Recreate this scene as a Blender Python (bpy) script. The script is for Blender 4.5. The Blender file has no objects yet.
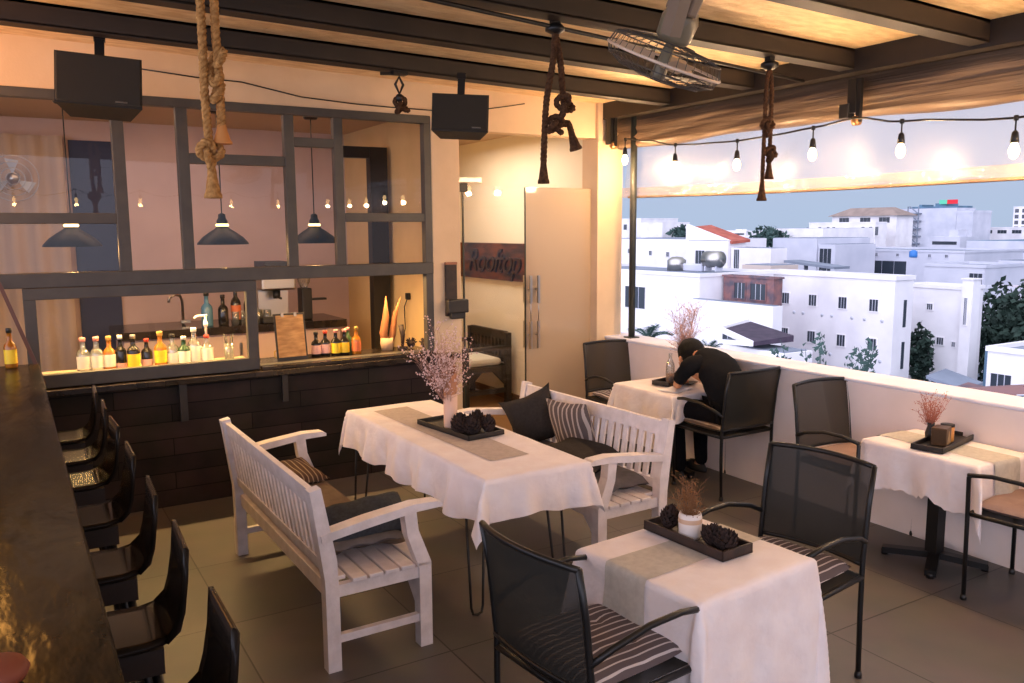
import bpy, bmesh, math, random
from mathutils import Vector, Matrix, Euler
R = random.Random(7)
PI = math.pi
S = bpy.context.scene
C = S.collection

# ---------------------------------------------------------------- materials
def lin(c):
    return tuple(((v/255)/12.92 if v/255 <= .04045 else ((v/255+.055)/1.055)**2.4) for v in c)

def mat(name, col, rough=.6, metal=0, col2=None, nscale=6, ndetail=4, bump=0, bscale=40, spec=.5, stretch=None, emit=None, estr=0, sheen=0, contrast=(.35, .65)):
    m = bpy.data.materials.new(name); m.use_nodes = True
    nt = m.node_tree; b = nt.nodes['Principled BSDF']
    b.inputs['Base Color'].default_value = (*lin(col), 1)
    b.inputs['Roughness'].default_value = rough
    b.inputs['Metallic'].default_value = metal
    b.inputs['Specular IOR Level'].default_value = spec
    if sheen: b.inputs['Sheen Weight'].default_value = sheen
    tc = nt.nodes.new('ShaderNodeTexCoord'); mp = nt.nodes.new('ShaderNodeMapping')
    nt.links.new(tc.outputs['Object'], mp.inputs[0])
    if stretch: mp.inputs['Scale'].default_value = stretch
    if col2:
        n = nt.nodes.new('ShaderNodeTexNoise'); n.inputs['Scale'].default_value = nscale; n.inputs['Detail'].default_value = ndetail
        r = nt.nodes.new('ShaderNodeValToRGB')
        r.color_ramp.elements[0].color = (*lin(col), 1); r.color_ramp.elements[1].color = (*lin(col2), 1)
        r.color_ramp.elements[0].position, r.color_ramp.elements[1].position = contrast
        nt.links.new(mp.outputs[0], n.inputs['Vector']); nt.links.new(n.outputs['Fac'], r.inputs[0])
        nt.links.new(r.outputs[0], b.inputs['Base Color'])
    if bump:
        n2 = nt.nodes.new('ShaderNodeTexNoise'); n2.inputs['Scale'].default_value = bscale; n2.inputs['Detail'].default_value = 3
        bp = nt.nodes.new('ShaderNodeBump'); bp.inputs['Strength'].default_value = bump; bp.inputs['Distance'].default_value = .01
        nt.links.new(mp.outputs[0], n2.inputs['Vector']); nt.links.new(n2.outputs['Fac'], bp.inputs['Height'])
        nt.links.new(bp.outputs[0], b.inputs['Normal'])
    if emit:
        b.inputs['Emission Color'].default_value = (*lin(emit), 1); b.inputs['Emission Strength'].default_value = estr
    return m

def mix_mat(name, col, alpha, rough=.5, gloss=.05, translucent=0, bump=0, bscale=3, grough=.02):
    """see-through sheet: transparent + diffuse/translucent + a fresnel reflection"""
    m = bpy.data.materials.new(name); m.use_nodes = True; nt = m.node_tree; nt.nodes.clear()
    out = nt.nodes.new('ShaderNodeOutputMaterial'); tr = nt.nodes.new('ShaderNodeBsdfTransparent')
    df = nt.nodes.new('ShaderNodeBsdfDiffuse'); df.inputs[0].default_value = (*lin(col), 1)
    tl = nt.nodes.new('ShaderNodeBsdfTranslucent'); tl.inputs[0].default_value = (*lin(col), 1)
    gl = nt.nodes.new('ShaderNodeBsdfGlossy'); gl.inputs['Roughness'].default_value = grough
    m1 = nt.nodes.new('ShaderNodeMixShader'); m1.inputs[0].default_value = translucent
    nt.links.new(df.outputs[0], m1.inputs[1]); nt.links.new(tl.outputs[0], m1.inputs[2])
    m2 = nt.nodes.new('ShaderNodeMixShader'); m2.inputs[0].default_value = alpha
    nt.links.new(tr.outputs[0], m2.inputs[1]); nt.links.new(m1.outputs[0], m2.inputs[2])
    m3 = nt.nodes.new('ShaderNodeMixShader'); lw = nt.nodes.new('ShaderNodeLayerWeight'); lw.inputs[0].default_value = .3
    mu = nt.nodes.new('ShaderNodeMath'); mu.operation = 'MULTIPLY_ADD'; mu.inputs[1].default_value = gloss*4; mu.inputs[2].default_value = gloss
    nt.links.new(lw.outputs['Fresnel'], mu.inputs[0]); nt.links.new(mu.outputs[0], m3.inputs[0])
    nt.links.new(m2.outputs[0], m3.inputs[1]); nt.links.new(gl.outputs[0], m3.inputs[2]); nt.links.new(m3.outputs[0], out.inputs[0])
    if bump:
        tc = nt.nodes.new('ShaderNodeTexCoord'); n2 = nt.nodes.new('ShaderNodeTexNoise'); n2.inputs['Scale'].default_value = bscale
        bp = nt.nodes.new('ShaderNodeBump'); bp.inputs['Strength'].default_value = bump; bp.inputs['Distance'].default_value = .05
        nt.links.new(tc.outputs['Object'], n2.inputs['Vector']); nt.links.new(n2.outputs['Fac'], bp.inputs['Height'])
        for x in (df, tl, gl): nt.links.new(bp.outputs[0], x.inputs['Normal'])
    return m

def stripes(name, base, line, axis, period, duty=.3, rough=.9, rot=0, jitter=.02):
    """woven stripes: lines across one local axis, slightly wavering"""
    m = mat(name, base, rough, bump=.3, bscale=300, spec=.2); nt = m.node_tree; b = nt.nodes['Principled BSDF']
    tc = nt.nodes.new('ShaderNodeTexCoord'); mp = nt.nodes.new('ShaderNodeMapping'); mp.inputs['Rotation'].default_value = (0, 0, rot)
    nt.links.new(tc.outputs['Object'], mp.inputs[0])
    sx = nt.nodes.new('ShaderNodeSeparateXYZ')
    nz = nt.nodes.new('ShaderNodeTexNoise'); nz.inputs['Scale'].default_value = 5
    nt.links.new(tc.outputs['Object'], nz.inputs['Vector'])
    nt.links.new(mp.outputs[0], sx.inputs[0])
    j = nt.nodes.new('ShaderNodeMath'); j.operation = 'MULTIPLY_ADD'; j.inputs[1].default_value = jitter
    nt.links.new(nz.outputs['Fac'], j.inputs[0]); nt.links.new(sx.outputs[axis], j.inputs[2])
    d = nt.nodes.new('ShaderNodeMath'); d.operation = 'DIVIDE'; d.inputs[1].default_value = period; nt.links.new(j.outputs[0], d.inputs[0])
    f = nt.nodes.new('ShaderNodeMath'); f.operation = 'FRACT'; nt.links.new(d.outputs[0], f.inputs[0])
    l = nt.nodes.new('ShaderNodeMath'); l.operation = 'LESS_THAN'; l.inputs[1].default_value = duty; nt.links.new(f.outputs[0], l.inputs[0])
    mx = nt.nodes.new('ShaderNodeMix'); mx.data_type = 'RGBA'
    mx.inputs[6].default_value = (*lin(base), 1); mx.inputs[7].default_value = (*lin(line), 1)
    nt.links.new(l.outputs[0], mx.inputs[0]); nt.links.new(mx.outputs[2], b.inputs['Base Color'])
    return m

def tiles(name, c1, c2, mortar, size, msize=.006, rough=.5, bump=.2, offset=0, w=1.0, h=1.0, vec='xy', spec=.4, vary=.5):
    m = mat(name, c1, rough, spec=spec); nt = m.node_tree; b = nt.nodes['Principled BSDF']
    tc = nt.nodes.new('ShaderNodeTexCoord'); br = nt.nodes.new('ShaderNodeTexBrick')
    br.inputs['Color1'].default_value = (*lin(c1), 1); br.inputs['Color2'].default_value = (*lin(c2), 1); br.inputs['Mortar'].default_value = (*lin(mortar), 1)
    br.inputs['Scale'].default_value = 1; br.inputs['Brick Width'].default_value = w*size; br.inputs['Row Height'].default_value = h*size
    br.inputs['Mortar Size'].default_value = msize; br.offset = offset; br.inputs['Bias'].default_value = 0
    src = tc.outputs['Object']
    if vec != 'xy':
        s = nt.nodes.new('ShaderNodeSeparateXYZ'); c = nt.nodes.new('ShaderNodeCombineXYZ'); nt.links.new(src, s.inputs[0])
        nt.links.new(s.outputs['XYZ'.index(vec[0].upper())], c.inputs[0]); nt.links.new(s.outputs['XYZ'.index(vec[1].upper())], c.inputs[1]); src = c.outputs[0]
    nt.links.new(src, br.inputs['Vector'])
    n = nt.nodes.new('ShaderNodeTexNoise'); n.inputs['Scale'].default_value = 3.5; n.inputs['Detail'].default_value = 6
    nt.links.new(tc.outputs['Object'], n.inputs['Vector'])
    mx = nt.nodes.new('ShaderNodeMix'); mx.data_type = 'RGBA'; mx.blend_type = 'OVERLAY'; mx.inputs[0].default_value = vary
    nt.links.new(br.outputs['Color'], mx.inputs[6]); nt.links.new(n.outputs['Color'], mx.inputs[7])
    hs = nt.nodes.new('ShaderNodeHueSaturation'); hs.inputs['Saturation'].default_value = .55
    nt.links.new(mx.outputs[2], hs.inputs['Color'])
    nt.links.new(hs.outputs[0], b.inputs['Base Color'])
    bp = nt.nodes.new('ShaderNodeBump'); bp.inputs['Strength'].default_value = bump; bp.inputs['Distance'].default_value = .004; bp.invert = True
    nt.links.new(br.outputs['Fac'], bp.inputs['Height']); nt.links.new(bp.outputs[0], b.inputs['Normal'])
    return m

M = {}
M['cream'] = mat('cream_wall_paint', (222, 194, 158), .8, col2=(212, 184, 148), nscale=3, bump=.1, bscale=60)
M['floor'] = tiles('stone_floor_tiles', (96, 86, 79), (86, 77, 71), (50, 43, 38), .8, .004, rough=.42, vary=.35)
M['greyframe'] = mat('grey_painted_frame', (72, 68, 62), .45, col2=(64, 60, 56), nscale=10)
M['planks'] = tiles('dark_wood_planks', (52, 33, 25), (32, 23, 18), (12, 9, 7), .1, .003, rough=.65, spec=.15, vec='xz', w=9, h=1.2, offset=.4, bump=.5, vary=.9)
M['ledge'] = mat('dark_bar_top', (46, 38, 32), .18, col2=(30, 24, 20), nscale=8)
M['counter'] = mat('worn_varnished_counter', (36, 31, 22), .22, col2=(62, 50, 28), nscale=9, bump=.5, bscale=14, spec=.05, stretch=(1, .35, 1), contrast=(.45, .7))
M['white'] = mat('white_painted_wood', (232, 222, 222), .5, col2=(214, 204, 203), nscale=14, bump=.12, bscale=90)
M['cloth'] = mat('cream_linen', (240, 231, 230), .9, col2=(232, 220, 218), nscale=7, bump=.9, bscale=13, spec=.15, sheen=.1)
M['runner'] = mat('sage_grey_runner', (198, 192, 182), .9, col2=(186, 180, 170), nscale=40, bump=.2, bscale=300, spec=.1)
M['runner2'] = mat('taupe_beige_runner', (192, 180, 172), .9, col2=(180, 168, 160), nscale=40, bump=.2, bscale=300, spec=.1)
M['blackmetal'] = mat('black_powder_coat', (22, 21, 21), .4, spec=.4)
M['blackwood'] = mat('black_stained_tray', (30, 27, 25), .5, col2=(42, 36, 32), nscale=18, stretch=(1, 6, 1))
M['brownwood'] = mat('dark_brown_tray_wood', (58, 40, 32), .6, col2=(36, 26, 22), nscale=16, bump=.2)
M['stoolwood'] = mat('dark_bent_plywood', (36, 30, 26), .2, col2=(25, 21, 18), nscale=10, stretch=(1, 5, 1), spec=.1)
M['stoolbase'] = mat('stool_base_dark', (36, 24, 20), .6)
M['sling'] = mix_mat('black_sling_mesh', (48, 47, 44), .9, gloss=.01, grough=.4)
M['cush_stripe'] = stripes('striped_seat_cushion', (100, 90, 92), (206, 198, 198), 1, .034, .22)
M['cush_tan'] = stripes('tan_striped_cushion', (120, 100, 84), (190, 172, 150), 1, .03, .4)
M['cush_mauve'] = mat('mauve_beige_cushion', (158, 134, 124), .9, col2=(146, 122, 114), nscale=9, bump=.3, bscale=200, spec=.1)
M['pil_dark'] = mat('charcoal_fabric', (60, 56, 54), .95, col2=(52, 49, 48), nscale=60, bump=.3, bscale=300, spec=.1)
M['pil_blue'] = mat('blue_grey_fabric', (66, 70, 76), .95, col2=(58, 61, 66), nscale=60, bump=.3, bscale=300, spec=.1)
M['pil_stripe'] = stripes('taupe_ticking_fabric', (104, 92, 88), (190, 176, 166), 0, .042, .3, jitter=.005)
M['pil_brown'] = stripes('brown_striped_fabric', (86, 66, 54), (160, 140, 118), 0, .03, .25)
M['seat_pad'] = mat('taupe_seat_pad', (122, 106, 94), .95, col2=(112, 97, 87), nscale=20, bump=.25, bscale=200, spec=.1)
M['seat_grey'] = mat('grey_seat_pad', (112, 108, 110), .95, col2=(100, 97, 98), nscale=20, bump=.25, bscale=200, spec=.1)
M['cone'] = mat('pine_cone_scales', (62, 42, 34), .8, col2=(34, 24, 22), nscale=30)
M['rope'] = mat('hemp_rope', (196, 146, 88), .9, col2=(152, 108, 62), nscale=60, bump=.6, bscale=220, spec=.1)
M['ropedark'] = mat('dark_weathered_rope', (92, 66, 46), .9, col2=(66, 46, 34), nscale=60, bump=.6, bscale=220, spec=.1)
M['beam'] = mat('dark_steel_beam', (38, 29, 22), .55, col2=(28, 21, 16), nscale=5)
M['roof'] = mat('foil_insulated_roof_sheet', (250, 222, 176), .5, metal=.35, col2=(226, 192, 140), nscale=7, bump=.8, bscale=24, spec=.6, stretch=(1, 3, 1))
M['vinyl'] = mix_mat('clear_vinyl_blind', (236, 232, 240), .13, gloss=.02, translucent=.4, bump=.35, bscale=2.2, grough=.32)
M['vinylhem'] = mix_mat('vinyl_blind_hem', (206, 176, 146), .42, gloss=.03, translucent=.4, bump=.4, bscale=20, grough=.2)
M['vinylroll'] = mat('rolled_grey_vinyl', (112, 92, 74), .45, col2=(90, 72, 58), nscale=5, bump=.8, bscale=9, stretch=(1, .2, 6), spec=.5)
M['glass'] = mix_mat('window_glass', (255, 255, 255), 0.0, gloss=.034, grough=.0)
M['doorglass'] = mix_mat('door_glass', (255, 240, 210), 0.0, gloss=.025, grough=.0)
M['frost'] = mix_mat('frosted_door_glass', (206, 186, 162), .72, gloss=.05, translucent=.5, grough=.08)
M['bottleglass'] = mix_mat('clear_bottle_glass', (220, 225, 215), .22, gloss=.16, translucent=.4, grough=.03)
M['steel'] = mat('brushed_steel', (176, 172, 166), .3, metal=1)
M['plasticblack'] = mat('black_plastic', (24, 23, 22), .45)
M['speaker'] = mat('speaker_cabinet', (32, 28, 22), .6, bump=.2, bscale=200)
M['grille'] = mat('speaker_grille_cloth', (36, 32, 25), .8, bump=.5, bscale=500)
M['skin'] = mat('skin', (198, 144, 108), .6, spec=.3)
M['tee'] = mat('black_tshirt', (24, 24, 26), .9, spec=.1, bump=.3, bscale=40)
M['jeans'] = mat('black_trousers', (18, 18, 22), .9, spec=.1, bump=.3, bscale=40)
M['hair'] = mat('black_hair', (7, 6, 6), .6, spec=.2, bump=.6, bscale=90, stretch=(4, 1, 4))
M['shoe'] = mat('dark_shoe', (26, 24, 26), .6)
M['twig'] = mat('dry_pink_brown_twigs', (178, 134, 116), .9)
M['twigbrown'] = mat('dry_brown_stems', (140, 98, 62), .9)
M['bud'] = mat('dusty_pink_buds', (232, 202, 194), .9)
M['citywhite'] = mat('white_rendered_wall', (236, 232, 234), .9, col2=(216, 212, 216), nscale=.25, ndetail=8)
M['citygrey'] = mat('grey_rendered_wall', (202, 202, 212), .9, col2=(182, 184, 196), nscale=.2, ndetail=8)
M['cityroof'] = mat('grey_concrete_roof', (134, 142, 156), .9, col2=(104, 112, 126), nscale=.3, ndetail=8)
M['cityblue'] = mat('blue_grey_metal_roof', (90, 124, 148), .6, col2=(72, 100, 122), nscale=.3)
M['cityred'] = mat('terracotta_tiles', (176, 92, 74), .8, col2=(150, 74, 60), nscale=1)
M['citybrownroof'] = mat('tan_tiles', (146, 128, 118), .85, col2=(128, 112, 104), nscale=.5)
M['citydark'] = mat('dark_window_opening', (44, 52, 62), .3)
M['slate'] = mat('dark_purple_slate', (72, 58, 74), .8, col2=(54, 44, 60), nscale=2)
M['brick'] = mat('weathered_brick', (140, 96, 92), .9, col2=(84, 78, 88), nscale=1.2)
M['leafdark'] = mat('dark_green_leaves', (40, 62, 50), .8, col2=(28, 46, 38), nscale=1)
M['leafblue'] = mat('blue_green_leaves', (58, 84, 78), .8, col2=(44, 66, 62), nscale=3)
M['bark'] = mat('bark', (70, 58, 50), .9)
M['ground'] = mat('city_ground', (96, 108, 122), .95, col2=(70, 84, 92), nscale=.02, ndetail=8)
M['ceramic'] = mat('white_ceramic', (228, 216, 208), .35, spec=.5)
M['clay'] = mat('terracotta_clay', (120, 58, 36), .7)
M['wallbar'] = mat('bar_room_plaster', (204, 178, 166), .85, col2=(194, 168, 156), nscale=2)
M['curtain'] = mat('beige_curtain', (180, 160, 140), .9, spec=.1)
M['nightblue'] = mat('blue_painted_doorway', (44, 54, 80), .7)
M['ink'] = mat('dark_opening', (20, 19, 20), .7)
M['signwood'] = mat('stained_sign_board', (110, 56, 24), .5, col2=(30, 20, 14), nscale=3.5, stretch=(1, 1, 3))
M['signletter'] = mat('raised_bronze_lettering', (54, 34, 20), .35, metal=.2)
M['paper'] = mat('kraft_menu_paper', (214, 164, 104), .8, col2=(176, 126, 74), nscale=9, stretch=(1, 1, 4))
M['pouch'] = M['clay']
def emis(name, col, s):
    m = bpy.data.materials.new(name); m.use_nodes = True; nt = m.node_tree; nt.nodes.clear()
    e = nt.nodes.new('ShaderNodeEmission'); e.inputs[0].default_value = (*lin(col), 1); e.inputs[1].default_value = s
    o = nt.nodes.new('ShaderNodeOutputMaterial'); nt.links.new(e.outputs[0], o.inputs[0]); return m
M['bulb'] = emis('lit_filament_bulb', (255, 214, 150), 14)
M['signcyan'] = emis('cyan_lit_sign', (120, 230, 210), 1.0)
M['signred'] = emis('red_lit_sign', (255, 70, 90), 1.0)
M['ledlamp'] = emis('warm_lamp_glow', (255, 210, 140), 5)

# ---------------------------------------------------------------- mesh builder
class MB:
    def __init__(s): s.v = []; s.f = []; s.sm = []
    def add(s, vs, fs, smooth=False):
        o = len(s.v); s.v += [tuple(v) for v in vs]; s.f += [tuple(i+o for i in f) for f in fs]; s.sm += [smooth]*len(fs)
        return s
    def box(s, x0, x1, y0, y1, z0, z1, bev=0):
        if bev:
            b = bmesh.new(); bmesh.ops.create_cube(b, size=1)
            for v in b.verts: v.co = ((x0+x1)/2+v.co.x*(x1-x0), (y0+y1)/2+v.co.y*(y1-y0), (z0+z1)/2+v.co.z*(z1-z0))
            bmesh.ops.bevel(b, geom=b.edges[:], offset=bev, segments=2, affect='EDGES', profile=.5)
            b.verts.ensure_lookup_table(); r = s.add([v.co[:] for v in b.verts], [[v.index for v in f.verts] for f in b.faces]); b.free(); return r
        return s.add([(x, y, z) for z in (z0, z1) for y in (y0, y1) for x in (x0, x1)],
                     [(0, 2, 3, 1), (4, 5, 7, 6), (0, 1, 5, 4), (2, 6, 7, 3), (0, 4, 6, 2), (1, 3, 7, 5)])
    def bar(s, p, q, w, h, up=(0, 0, 1)):
        p, q = Vector(p), Vector(q); d = (q-p).normalized(); up = Vector(up)
        if abs(d.dot(up)) > .98: up = Vector((0, 1, 0)) if abs(d.y) < .9 else Vector((1, 0, 0))
        a = d.cross(up).normalized()*w/2; b = a.cross(d).normalized()*h/2
        return s.add([e+i*a+j*b for e in (p, q) for i, j in ((-1, -1), (1, -1), (1, 1), (-1, 1))],
                     [(0, 3, 2, 1), (4, 5, 6, 7), (0, 1, 5, 4), (1, 2, 6, 5), (2, 3, 7, 6), (3, 0, 4, 7)])
    def tube(s, pts, r, n=8, closed=False, cap=True, smooth=True):
        pts = [Vector(p) for p in pts]; N = len(pts); rs = r if isinstance(r, (list, tuple)) else [r]*N
        vs = []; prev = None
        for i, p in enumerate(pts):
            if closed: d = pts[(i+1) % N]-pts[i-1]
            else: d = pts[min(i+1, N-1)]-pts[max(i-1, 0)]
            d.normalize()
            if prev is None:
                u = Vector((0, 0, 1)) if abs(d.z) < .9 else Vector((1, 0, 0)); a = d.cross(u).normalized()
            else: a = (prev-d*prev.dot(d)).normalized()
            prev = a; b = d.cross(a)
            vs += [p+(a*math.cos(2*PI*k/n)+b*math.sin(2*PI*k/n))*rs[i] for k in range(n)]
        fs = []
        for i in range(N if closed else N-1):
            j = (i+1) % N
            fs += [(i*n+k, i*n+(k+1) % n, j*n+(k+1) % n, j*n+k) for k in range(n)]
        if not closed and cap: fs += [tuple(range(n))[::-1], tuple((N-1)*n+k for k in range(n))]
        return s.add(vs, fs, smooth)
    def lathe(s, prof, c=(0, 0, 0), n=20, smooth=True, sx=1, sy=1, cap=True):
        c = Vector(c); vs = [c+Vector((r*math.cos(2*PI*k/n)*sx, r*math.sin(2*PI*k/n)*sy, z)) for r, z in prof for k in range(n)]
        fs = [(i*n+k, i*n+(k+1) % n, (i+1)*n+(k+1) % n, (i+1)*n+k) for i in range(len(prof)-1) for k in range(n)]
        if cap: fs += [tuple(range(n))[::-1], tuple((len(prof)-1)*n+k for k in range(n))]
        return s.add(vs, fs, smooth)
    def ball(s, c, r, n=12, m=8, sc=(1, 1, 1)):
        return s.lathe([(math.sin(PI*i/m)*r+1e-5, -math.cos(PI*i/m)*r*sc[2]) for i in range(m+1)], c, n, sx=sc[0], sy=sc[1], cap=False)
    def prism(s, poly, axis, a0, a1):
        """polygon (2D) extruded along axis x / y / z"""
        def m(u, v, w): return (w, u, v) if axis == 'x' else (u, w, v) if axis == 'y' else (u, v, w)
        n = len(poly)
        return s.add([m(u, v, w) for w in (a0, a1) for u, v in poly],
                     [tuple(range(n)), tuple(range(n, 2*n))[::-1]]+[(i, (i+1) % n, n+(i+1) % n, n+i) for i in range(n)])
    def xf(s, mx):
        s.v = [tuple(mx @ Vector(v)) for v in s.v]; return s
    def build(s, name, m, parent=None, label=None, loc=None, rot=None):
        me = bpy.data.meshes.new(name); me.from_pydata(s.v, [], s.f); me.materials.append(M[m] if isinstance(m, str) else m)
        bm = bmesh.new(); bm.from_mesh(me); bmesh.ops.recalc_face_normals(bm, faces=bm.faces); bm.to_mesh(me); bm.free()
        for p, q in zip(me.polygons, s.sm): p.use_smooth = q
        o = bpy.data.objects.new(name, me); C.objects.link(o)
        if parent: o.parent = parent
        if label: o['label'] = label
        if loc: o.location = loc
        if rot: o.rotation_euler = rot
        return o

def thing(name, label, cat, loc=(0, 0, 0), rz=0, group=None):
    o = bpy.data.objects.new(name, None); C.objects.link(o); o.empty_display_size = .1
    o.location = loc; o.rotation_euler = (0, 0, rz) if not isinstance(rz, tuple) else rz
    return tag(o, label, cat, group)
def tag(o, label, cat, group=None):
    o['label'] = label; o['category'] = cat
    if group: o['group'] = group
    return o
def struct(mb, name, m, parent=None):
    o = mb.build(name, m, parent)
    if not parent: o['kind'] = 'structure'
    return o
def sroot(name, loc=(0, 0, 0)):
    o = bpy.data.objects.new(name, None); C.objects.link(o); o.location = loc; o['kind'] = 'structure'; return o
def dup(o, loc=None, rz=None, label=None, group=None, parent=None):
    c = o.copy(); C.objects.link(c); c.parent = parent
    for ch in o.children: dup(ch, parent=c)
    if loc: c.location = loc
    if rz is not None: c.rotation_euler = rz if isinstance(rz, tuple) else (0, 0, rz)
    if label: c['label'] = label
    if group: c['group'] = group
    return c
def light(name, kind, loc, power, col, size=.1, rot=(0, 0, 0), **k):
    l = bpy.data.lights.new(name, kind); l.energy = power; l.color = lin(col)
    if kind == 'AREA':
        l.shape = 'RECTANGLE'; l.size = size[0]; l.size_y = size[1]
    elif kind == 'SUN': l.angle = size
    else: l.shadow_soft_size = size
    for a, b in k.items(): setattr(l, a, b)
    o = bpy.data.objects.new(name, l); C.objects.link(o); o.location = loc; o.rotation_euler = rot; return o

# ---------------------------------------------------------------- camera
cam = bpy.data.cameras.new('camera'); co = bpy.data.objects.new('camera', cam); C.objects.link(co); S.camera = co
cam.sensor_width = 36; cam.lens = 832/1024*36; cam.clip_start = .02; cam.clip_end = 3000
co.matrix_world = Matrix(((.85534, .07457, -.51267, 0), (-.51803, .11086, -.84815, 0), (-.00642, .99103, .13345, 1.9), (0, 0, 0, 1)))
S.view_settings.view_transform = 'Standard'; S.view_settings.look = 'None'; S.view_settings.gamma = 1; S.view_settings.use_curve_mapping = False
S.view_settings.exposure = 0

# ---------------------------------------------------------------- setting
FY = 6.12   # glazing plane
struct(MB().box(-2.5, 4.7, -2.5, 6.12, -.1, 0), 'floor', 'floor')
struct(MB().box(-2.5, 4.9, 6.12, 10, -.1, -.002), 'floor_inside', mat('warm_indoor_tiles', (150, 112, 72), .35, col2=(132, 96, 60), nscale=2))
# parapet on the open side
pw = sroot('wall_right', (4.8, 0, 0))
struct(MB().box(-.12, .12, -2.5, 6.3, -.1, .9, .01), 'parapet_body', mat('parapet_paint', (244, 230, 224), .85, col2=(236, 222, 214), nscale=3), pw)
struct(MB().box(-.14, .16, -2.5, 6.3, .9, .925, .008), 'coping', mat('pale_parapet_coping', (232, 232, 244), .7, col2=(218, 218, 232), nscale=4), pw)
# front wall pieces
wf = sroot('wall_front', (0, 6.1, 0))
struct(MB().box(-2.5, 3.2, 0, .14, 2.786, 3.15).box(3.2, 4.57, 0, .14, 2.7, 3.15), 'wall_above_openings', 'cream', wf)
struct(MB().box(2.94, 3.19, -.02, .16, 0, 2.786, .006), 'pillar', 'cream', wf)
struct(MB().box(4.57, 4.85, -.04, .2, 0, 3.15, .006), 'corner_column', 'cream', wf)
struct(MB().box(-2.5, 3.0, .02, .12, 0, .9), 'wall_below_windows', 'planks', wf)
# other walls
struct(MB().box(-2.64, -2.5, -2.5, 6.12, 0, .9).box(-2.64, -2.5, 6.12, 10, 0, 3.0), 'wall_left', 'cream')
struct(MB().box(-2.5, 4.9, -2.64, -2.5, 0, .9), 'wall_back', 'cream')
struct(MB().box(-2.5, 3.2, 8.6, 8.7, 0, 2.9), 'wall_bar_back', 'wallbar')
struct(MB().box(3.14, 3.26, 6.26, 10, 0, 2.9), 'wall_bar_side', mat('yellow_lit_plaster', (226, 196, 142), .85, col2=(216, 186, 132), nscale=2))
struct(MB().box(4.75, 4.9, 6.3, 10, 0, 2.9), 'wall_hall_side', mat('hall_plaster', (244, 234, 212), .8, col2=(238, 228, 206), nscale=2))
struct(MB().box(3.26, 4.75, 9.9, 10, 0, 2.9), 'wall_hall_end', 'cream')
struct(MB().box(-2.5, 4.9, 6.24, 10, 2.9, 3.0), 'ceiling_inside', mat('bar_ceiling_paint', (196, 170, 140), .85))
struct(MB().box(3.27, 4.74, 9.86, 9.9, 0, .08).box(4.735, 4.75, 6.32, 9.9, 0, .08), 'baseboard_right', mat('brown_skirting', (110, 76, 46), .6))

# roof: sheets over beams, falling slightly to the right
def zb(x): return 2.95-.022*(x-1.5)
rf = sroot('ceiling')
def slab(mb, x0, x1, y0, y1, dz0, dz1):
    return mb.add([(x, y, zb(x)+d) for d in (dz0, dz1) for y in (y0, y1) for x in (x0, x1)],
                  [(0, 2, 3, 1), (4, 5, 7, 6), (0, 1, 5, 4), (2, 6, 7, 3), (0, 4, 6, 2), (1, 3, 7, 5)])
YB = [5.29, 4.42, 3.6, 2.76, 1.93, 1.1, .27, -.56, -1.4]
roofm = M['roof']
for x0, x1 in ((-2.6, -.6), (-.598, 1.4), (1.402, 3.3), (3.302, 5.1)):
    struct(slab(MB(), x0, x1, -2.6, 6.35, .12, .15), 'roof_sheet', roofm, rf)
for i, yb in enumerate(YB):
    bm_ = MB(); x0, x1 = -2.5, 4.7
    for (ya, yc, d0, d1) in ((yb-.11, yb, 0, .012), (yb-.11, yb, .105, .122), (yb-.075, yb-.035, .01, .11)): slab(bm_, x0, x1, ya, yc, d0, d1)
    slab(bm_, x0, x1, yb-.11, yb-.09, .005, .122)
    struct(bm_, 'trim_%d' % (i+1), 'beam')
struct(slab(slab(MB(), 4.62, 4.72, -2.5, 6.08, -.02, .12), 4.66, 4.78, -2.5, 6.08, .04, .1), 'trim_20', 'beam')
struct(MB().tube([(-1, 3.35, 2.93), (1.4, 3.47, 2.925), (2.5, 3.6, 2.9), (4.6, 3.86, 2.86)], .011), 'trim_21', 'blackmetal')
# corner post
struct(MB().tube([(4.78, 5.82, .925), (4.78, 5.82, 2.98)], .03, 12).box(4.73, 4.83, 5.77, 5.87, .925, .935), 'trim_22', mat('dark_green_post', (44, 48, 44), .5))
# ---------------------------------------------------------------- glazed front of the bar
w1 = sroot('window_1', (0, FY, 0))
f = MB()
def fx(x0, x1, z0, z1, d=.035, mb=None): (mb or f).box(x0, x1, -d, d, z0, z1, .004)
fx(-2.5, 2.94, 2.73, 2.79); fx(-2.5, 2.94, 1.55, 1.642, .045)
for x0, x1 in ((.645, .72), (1.045, 1.12), (1.776, 1.848), (2.146, 2.216)): fx(x0, x1, 1.64, 2.73, .033)
fx(2.878, 2.94, .9, 2.73, .036)
fx(-2.5, .645, 1.955, 2.023, .03); fx(1.12, 1.776, 2.362, 2.432, .03); fx(1.848, 2.146, 2.508, 2.574, .03); fx(2.216, 2.878, 1.965, 2.032, .03)
fx(1.462, 1.53, .93, 1.55, .03); fx(1.53, 2.878, .9, .93, .05)
struct(f, 'window_frame', 'greyframe', w1)
for x0, x1, z0, z1 in ((-2.5, .645, 2.023, 2.73), (-2.5, .645, 1.642, 1.955), (.72, 1.045, 1.642, 2.73), (1.12, 1.776, 2.432, 2.73), (1.12, 1.776, 1.642, 2.362),
                       (1.848, 2.146, 2.574, 2.73), (1.848, 2.146, 1.642, 2.508), (2.216, 2.878, 2.032, 2.73), (2.216, 2.878, 1.642, 1.965)):
    a = R.uniform(-.004, .004)
    struct(MB().add([(x0, a, z0), (x1, -a, z0), (x1, -a, z1), (x0, a, z1)], [(0, 1, 2, 3)]), 'window_pane', 'glass', w1)
w2 = sroot('window_2', (0, FY-.04, 0))
f = MB()
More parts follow.
